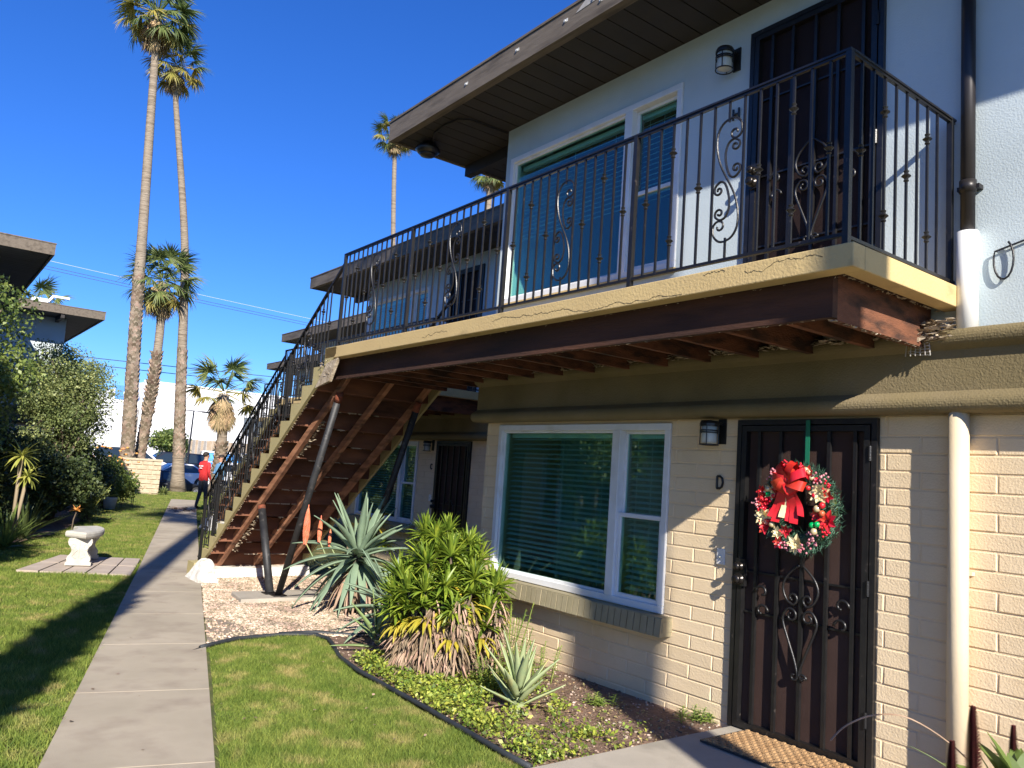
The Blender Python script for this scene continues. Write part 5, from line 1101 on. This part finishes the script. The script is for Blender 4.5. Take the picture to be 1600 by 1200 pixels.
# ---- cars
TYRE = mat('tyre', (.02, .02, .02), None, 5, .8); RIM = mat('alloy_rim', (.5, .5, .52), None, 5, .3, metal=.8); CGL = mat('car_glass', (.02, .03, .035), None, 5, .06, spec=.8); LAMPM = mat('headlamp', (.7, .72, .75), None, 5, .15); TAIL = mat('tail_lamp', (.5, .02, .02), None, 5, .25)
def car(label, cat, loc, rz, L, H, paint, kind='sedan', name='parked_car', wd=1.78):
    t_ = thing(name, label, cat, (loc[0], loc[1], gz(loc[0], loc[1])), rz, 'cars parked in the lot'); h = wd/2; wr_ = .33
    wx = (L*.31, -L*.29); belt = H*.60
    def arch(cx): return [(cx+.38*cos(a), .30+.38*sin(a)) for a in np.linspace(0, pi, 9)]
    low = [(L*.48, .22)]+[(x_, z_) for x_, z_ in arch(wx[0]) if 1]+arch(wx[1])+[(-L*.48, .24)]
    if kind == 'sedan': upx = [(-L*.5, .45), (-L*.495, belt*.95), (-L*.40, belt+.06), (L*.12, belt+.02), (L*.28, belt-.02), (L*.46, belt*.78), (L*.5, .5)]; roofp = [(-L*.36, belt+.04), (-L*.19, H-.03), (-.05*L, H), (L*.06, H-.04), (L*.25, belt-.01)]
    elif kind == 'hatch': upx = [(-L*.5, .45), (-L*.49, belt), (L*.14, belt), (L*.32, belt-.05), (L*.47, belt*.75), (L*.5, .5)]; roofp = [(-L*.48, belt), (-L*.40, H-.05), (-.2*L, H), (L*.08, H-.03), (L*.28, belt-.02)]
    elif kind == 'pickup': upx = [(-L*.5, .5), (-L*.5, belt), (L*.2, belt), (L*.3, belt-.03), (L*.48, belt*.85), (L*.5, .55)]; roofp = [(-L*.12, belt), (-L*.10, H-.03), (0, H), (L*.1, H-.03), (L*.24, belt)]
    else: upx = [(-L*.5, .45), (-L*.495, belt), (L*.2, belt), (L*.36, belt-.05), (L*.48, belt*.8), (L*.5, .5)]; roofp = [(-L*.49, belt), (-L*.46, H-.04), (-.2*L, H), (L*.12, H-.04), (L*.30, belt-.02)]
    b = MB(); b.prism(low+upx, 'xz', -h, h); o = b.obj('body', paint, t_, fixn=True); bevel(o, .05, 3)
    def cab(prof, k0, k1, z0, z1):
        bb = MB(); n = len(prof); 
        for s_ in (-1, 1):
            for x_, z_ in prof: bb.v.append((x_, s_*(h*k0+(h*k1-h*k0)*max(0, min(1, (z_-z0)/(z1-z0)))), z_))
        bb.f.append(tuple(range(n))); bb.f.append(tuple(range(n, 2*n))[::-1])
        for i in range(n): bb.f.append((i, n+i, n+(i+1) % n, (i+1) % n))
        return bb
    o = cab(roofp, .96, .76, belt, H).obj('cabin', paint, t_, fixn=True); bevel(o, .04, 2)
    cx = sum(p[0] for p in roofp)/len(roofp); gp = [(cx+(x_-cx)*.90, belt+.04+(z_-belt)*.80) for x_, z_ in roofp]
    xs_ = [p[0] for p in gp]; mid = cx
    def clip(prof, a, c):
        out = []
        for i in range(len(prof)):
            p, q = prof[i], prof[(i+1) % len(prof)]
            for lim, sg_ in ((a, 1), (c, -1)): pass
            if a <= p[0] <= c: out.append(p)
            for lim in ((a, c) if q[0] > p[0] else (c, a)):
                if (p[0]-lim)*(q[0]-lim) < 0: t2 = (lim-p[0])/(q[0]-p[0]); out.append((lim, p[1]+(q[1]-p[1])*t2))
        return out
    for (a, c) in ((min(xs_), mid-.04), (mid+.04, max(xs_))):
        for s_ in (-1, 1):
            pp = clip(gp, a, c); yy = [s_*(h*.96+(h*.76-h*.96)*max(0, (z_-belt)/(H-belt))+.012) for x_, z_ in pp]; bb = MB(); bb.v = [(p[0], y_, p[1]) for p, y_ in zip(pp, yy)]
            if len(pp) > 2: bb.f = [tuple(range(len(pp)))]; bb.obj('window', CGL, t_)
    def end_glass(pa, pb, off):
        bb = MB(); q_ = []
        for (x_, z_), t2 in ((pa, .1), (pb, .88)): pass
        x0, z0 = pa; x1, z1 = pb; A = (x0+(x1-x0)*.12, z0+(z1-z0)*.12); B = (x0+(x1-x0)*.88, z0+(z1-z0)*.88)
        wa = h*.9; wb = h*.72; bb.quad((A[0]+off, -wa, A[1]+.012), (A[0]+off, wa, A[1]+.012), (B[0]+off, wb, B[1]+.012), (B[0]+off, -wb, B[1]+.012)); return bb
    end_glass(roofp[-1], roofp[-2], .02).obj('windshield', CGL, t_); end_glass(roofp[0], roofp[1], -.02).obj('rear_window', CGL, t_)
    for x_ in wx:
        for s_ in (-1, 1):
            ww = MB(); ww.lathe((0, 0, 0), [(.2, -.1), (wr_-.02, -.1), (wr_, -.07), (wr_, .07), (wr_-.02, .1), (.2, .1)], 20); wo = ww.obj('wheel', TYRE, t_, True, loc=(x_, s_*(h-.1), wr_), rot=(pi/2, 0, 0))
            rm = MB(); rm.lathe((0, 0, 0), [(.21, -.105), (.21, .105)], 14)
            rm.obj('rim', RIM, wo)
            sp = MB()
            for q in range(5): a = q*2*pi/5; sp.hull8([(cos(a+.35)*.08, sin(a+.35)*.08, s_*-.108), (cos(a+.55)*.18, sin(a+.55)*.18, s_*-.108), (cos(a+.8)*.18, sin(a+.8)*.18, s_*-.108), (cos(a+.9)*.08, sin(a+.9)*.08, s_*-.108), (cos(a+.35)*.08, sin(a+.35)*.08, s_*-.112), (cos(a+.55)*.18, sin(a+.55)*.18, s_*-.112), (cos(a+.8)*.18, sin(a+.8)*.18, s_*-.112), (cos(a+.9)*.08, sin(a+.9)*.08, s_*-.112)])
            sp.obj('spoke_gaps', TYRE, wo)
    for s_ in (-1, 1):
        MB().ball((0, 0, 0), .13, 8, 6, (.9, 1.1, .7)).obj('headlight', LAMPM, t_, True, loc=(L*.475, s_*h*.72, belt*.72)); MB().box(-.05, .03, -.09, .09, -.1, .12).obj('tail_light', TAIL, t_, loc=(-L*.485, s_*h*.82, belt*.85))
        MB().ball((0, 0, 0), .09, 8, 6, (.8, 1.2, .8)).obj('mirror', paint, t_, True, loc=(L*.17, s_*(h+.08), belt+.05))
        MB().box(-.09, .09, -.012, .012, -.015, .015).obj('door_handle', RIM, t_, loc=(-.1, s_*(h+.008), belt-.1))
    MB().box(0, .02, -h*.5, h*.5, 0, .14).obj('grille', TYRE, t_, loc=(L*.495, 0, .45)); MB().box(-.02, 0, -.26, .26, 0, .13).obj('number_plate', WHITE, t_, loc=(-L*.5, 0, .62))
    return t_
def paint(n_, c): return mat('paint_'+n_, c, None, 5, .35, coat=.3)
PD, PW, PS, PB = paint('dark_blue', (.006, .008, .014)), paint('white', (.75, .75, .76)), paint('silver', (.42, .43, .45)), paint('slate_blue', (.10, .14, .2))
car('dark blue sedan parked behind the thick palm base', 'car', (10.75, 43.4, -.42), 0, 4.7, 1.42, PD)
car('white hatchback with its nose to the left beyond the dark sedan', 'car', (16.9, 53.4, -.15), pi-.15, 4.2, 1.42, PW, 'hatch')
sv = car('white delivery car with a big blue swoosh on its side behind the two men', 'car', (19.2, 59.2, -.10), -.2, 4.6, 1.95, PW, 'suv')
BLU = mat('swoosh_blue', (.01, .2, .6), (.02, .33, .75), 2, .3)
for s_ in (-1,):
    b = MB(); pts = [(-1.9, .95), (-1.2, .55), (-.3, .42), (.9, .5), (1.7, .9), (1.3, 1.02), (-.2, 1.12), (-1.9, 1.14)]
    b.v = [(x_, s_*(.89+.006), z_) for x_, z_ in pts]; b.f = [tuple(range(len(pts)))]; b.obj('blue_swoosh', BLU, sv)
    b = MB(); pts = [(-2.1, 1.2), (-1.0, 1.21), (.4, 1.22), (.1, 1.75), (-1.8, 1.78)]; b.v = [(x_, s_*(.875-(z_-1.17)*.2+.02), z_) for x_, z_ in pts]; b.f = [tuple(range(len(pts)))]; b.obj('blue_swoosh', BLU, sv)
car('slate blue pickup truck behind the swoosh painted car', 'pickup', (21.4, 62.0, -.10), .1, 5.2, 1.95, PB, 'pickup')
car('white van at the far left of the lot beside the dark palm foot', 'van', (11.3, 54.5, -.12), .1, 5.0, 2.05, PW, 'suv', wd=1.9)
car('dark suv behind the low block wall and the shaggy palm', 'car', (14.2, 56.5, -.1), pi, 4.7, 1.75, PD, 'suv')
car('silver white sedan between the block wall and the palm foot', 'car', (13.0, 50.2, -.25), pi, 4.6, 1.45, PW, 'sedan')
car('grey car half hidden behind the thick palm base', 'car', (17.3, 60.5, -.1), 0, 4.5, 1.5, PS, 'sedan')

# ================================================================ PEOPLE
SKIN = mat('skin', (.48, .27, .18), None, 5, .55); JEAN = mat('dark_trousers', (.05, .055, .065), (.07, .075, .09), 20, .9); REDS = mat('red_sweatshirt', (.60, .025, .03), (.66, .04, .04), 12, .85, bump=.3, bscale=20)
BLUS = mat('blue_shirt', (.12, .28, .48), (.15, .32, .52), 12, .85); HAIR = mat('dark_hair', (.02, .015, .012), None, 9, .7); SHOE = mat('shoe', (.03, .03, .03), None, 9, .6)
def person(label, loc, rz, H, shirt, pants, arms, lean=0):
    t_ = thing('person', label, 'person', loc, rz); k_ = H/1.75
    V = {'pel': (0, 0, .95, .145, .105), 'bel': (0, .01, 1.10, .15, .11), 'che': (0, .0, 1.30, .17, .12), 'nec0': (0, -.0, 1.46, .10, .085), 'nec': (0, .015, 1.51, .058, .055), 'hd0': (0, .03, 1.57, .07, .075), 'hd1': (0, .025, 1.66, .078, .092), 'hd2': (0, .01, 1.72, .055, .065)}
    E_ = [('pel', 'bel'), ('bel', 'che'), ('che', 'nec0'), ('nec0', 'nec'), ('nec', 'hd0'), ('hd0', 'hd1'), ('hd1', 'hd2')]
    for s_, n_ in ((1, 'r'), (-1, 'l')):
        st = arms[2] if len(arms) > 2 else .0
        V['hip'+n_] = (s_*.085, 0, .90, .09, .095); V['kne'+n_] = (s_*.10, .03+s_*st*.3, .50, .06, .065); V['ank'+n_] = (s_*.11, -.01+s_*st, .09, .042, .05); V['toe'+n_] = (s_*.13, .13+s_*st, .04, .04, .03)
        V['sho'+n_] = (s_*.18, 0, 1.40, .065, .065); el_, ha = arms[0] if s_ > 0 else arms[1]
        V['elb'+n_] = (s_*el_[0], el_[1], el_[2], .047, .047); V['wri'+n_] = (s_*ha[0], ha[1], ha[2], .032, .03); 
        hd = (Vector(ha)-Vector(el_)).normalized()*.09; V['pal'+n_] = (s_*(ha[0]+hd.x), ha[1]+hd.y, ha[2]+hd.z, .032, .02)
        E_ += [('pel', 'hip'+n_), ('hip'+n_, 'kne'+n_), ('kne'+n_, 'ank'+n_), ('ank'+n_, 'toe'+n_), ('che', 'sho'+n_), ('sho'+n_, 'elb'+n_), ('elb'+n_, 'wri'+n_), ('wri'+n_, 'pal'+n_)]
        for q in range(5):
            off = (q-2)*.014; fd = hd.normalized(); b0 = Vector(V['pal'+n_][:3])+Vector((0, off, 0)); 
            L = (.05, .065, .07, .065, .05)[q]; V['f%d%s' % (q, n_)] = tuple(b0+Vector((s_*fd.x*L, fd.y*L+off*.4, fd.z*L)))+(.009, .009); E_.append(('pal'+n_, 'f%d%s' % (q, n_)))
    names = list(V); me = bpy.data.meshes.new('body'); me.from_pydata([tuple(c*k_ for c in V[n_][:3]) for n_ in names], [(names.index(a), names.index(c)) for a, c in E_], [])
    o = bpy.data.objects.new('body', me); col.objects.link(o); sk_ = o.modifiers.new('skin', 'SKIN'); 
    for i, n_ in enumerate(names): me.skin_vertices[0].data[i].radius = (V[n_][3]*k_, V[n_][4]*k_)
    me.skin_vertices[0].data[names.index('pel')].use_root = True
    o.modifiers.new('sub', 'SUBSURF').levels = 2; bpy.context.view_layer.update()
    ev = o.evaluated_get(bpy.context.evaluated_depsgraph_get()); nm = bpy.data.meshes.new_from_object(ev); o.modifiers.clear(); o.data = nm; o.parent = t_
    nm.materials.clear()
    for m_ in (SKIN, shirt, pants, SHOE): nm.materials.append(m_)
    wz = [V['wri'+n_] for n_ in 'rl']
    for p in nm.polygons:
        c = p.center/k_; p.use_smooth = True
        hand = any((Vector((w_[0], w_[1], w_[2]))-c).length < .05 or (Vector(V['pal'+n_][:3])-c).length < .10 for w_, n_ in zip(wz, 'rl'))
        p.material_index = 0 if (c.z > 1.50 or hand) else (1 if c.z > .90 or abs(c.x) > .2 and c.z > .62 else (2 if c.z > .10 else 3))
    hb = MB(); hb.ball((0, -.004*k_, 1.685*k_), .104*k_, 12, 8, (.86, 1.0, .78)); hb.obj('hair', HAIR, t_, True)
    for s_ in (-1, 1): MB().ball((s_*.033*k_, .112*k_, 1.655*k_), .012*k_, 6, 4).obj('eye', HAIR, t_); MB().ball((s_*.083*k_, .01*k_, 1.645*k_), .025*k_, 6, 5, (.4, .8, 1.2)).obj('ear', SKIN, t_)
    MB().hull8([(-.013, .10, 1.615), (.013, .10, 1.615), (.013, .14, 1.615), (-.013, .14, 1.615), (-.006, .10, 1.66), (.006, .10, 1.66), (.006, .112, 1.66), (-.006, .112, 1.66)]).obj('nose', SKIN, t_, scale=(k_, k_, k_)); MB().box(-.02, .02, .105, .114, 1.585, 1.592).obj('mouth', RED, t_, scale=(k_, k_, k_))
    return t_
p1 = person('man in a red sweatshirt and dark grey trousers standing on the path seen from behind', (7.42, 25.3, -.12), -1.15, 1.74, REDS, JEAN, [((.25, -.04, 1.13), (.26, .06, .90)), ((.25, .05, 1.14), (.20, .22, .98)), .08])
b = MB()
for i, (x_, w_) in enumerate(((-.07, .05), (.0, .04), (.06, .05))): b.box(x_-w_/2, x_+w_/2, -.138, -.136, 1.30, 1.34)
b.box(-.06, .05, -.138, -.136, 1.24, 1.27)
p2 = person('man in a blue shirt with sunglasses facing the man in red', (8.18, 26.2, -.12), 1.9, 1.70, BLUS, JEAN, [((.25, .02, 1.13), (.17, .22, 1.15)), ((.25, .0, 1.12), (.24, .08, .9)), .03])
MB().box(-.075, .075, .10, .125, 1.60, 1.625).obj('sunglasses', HAIR, p2); MB().lathe((0, -.0, 1.69), [(.09, 0), (.095, .02), (.07, .06), (.01, .075)], 12).obj('cap', HAIR, p1, True); 
b.obj('back_print', WHITE, p1)
x, y = sample(LAWNR, 5); tag(leafcards('lawn_leaves', x, y, gza(y)+.03, rng.uniform(.008, .02, len(x)), DRYL, 1.2), 'a few small dry leaves lying on the right lawn', 'fallen leaves')
# fallen leaves on the path and a pale smudge
x, y = sample([(pl(24), 24), (pr(24), 24), (pr(26), 26), (pl(26), 26)], 60); tag(leafcards('fallen_leaves', x, y, gza(y)+.02, rng.uniform(.03, .09, len(x)), DRYL, 1.2), 'dry leaves scattered on the far path', 'fallen leaves')
x, y = sample([(pl(4), 4), (pr(4), 4), (pr(16), 16), (pl(16), 16)], 3); tag(leafcards('path_leaves', x, y, gza(y)+.018, rng.uniform(.008, .02, len(x)), DRYL, 1.2), 'few tiny dry bits on the near path', 'fallen leaves')
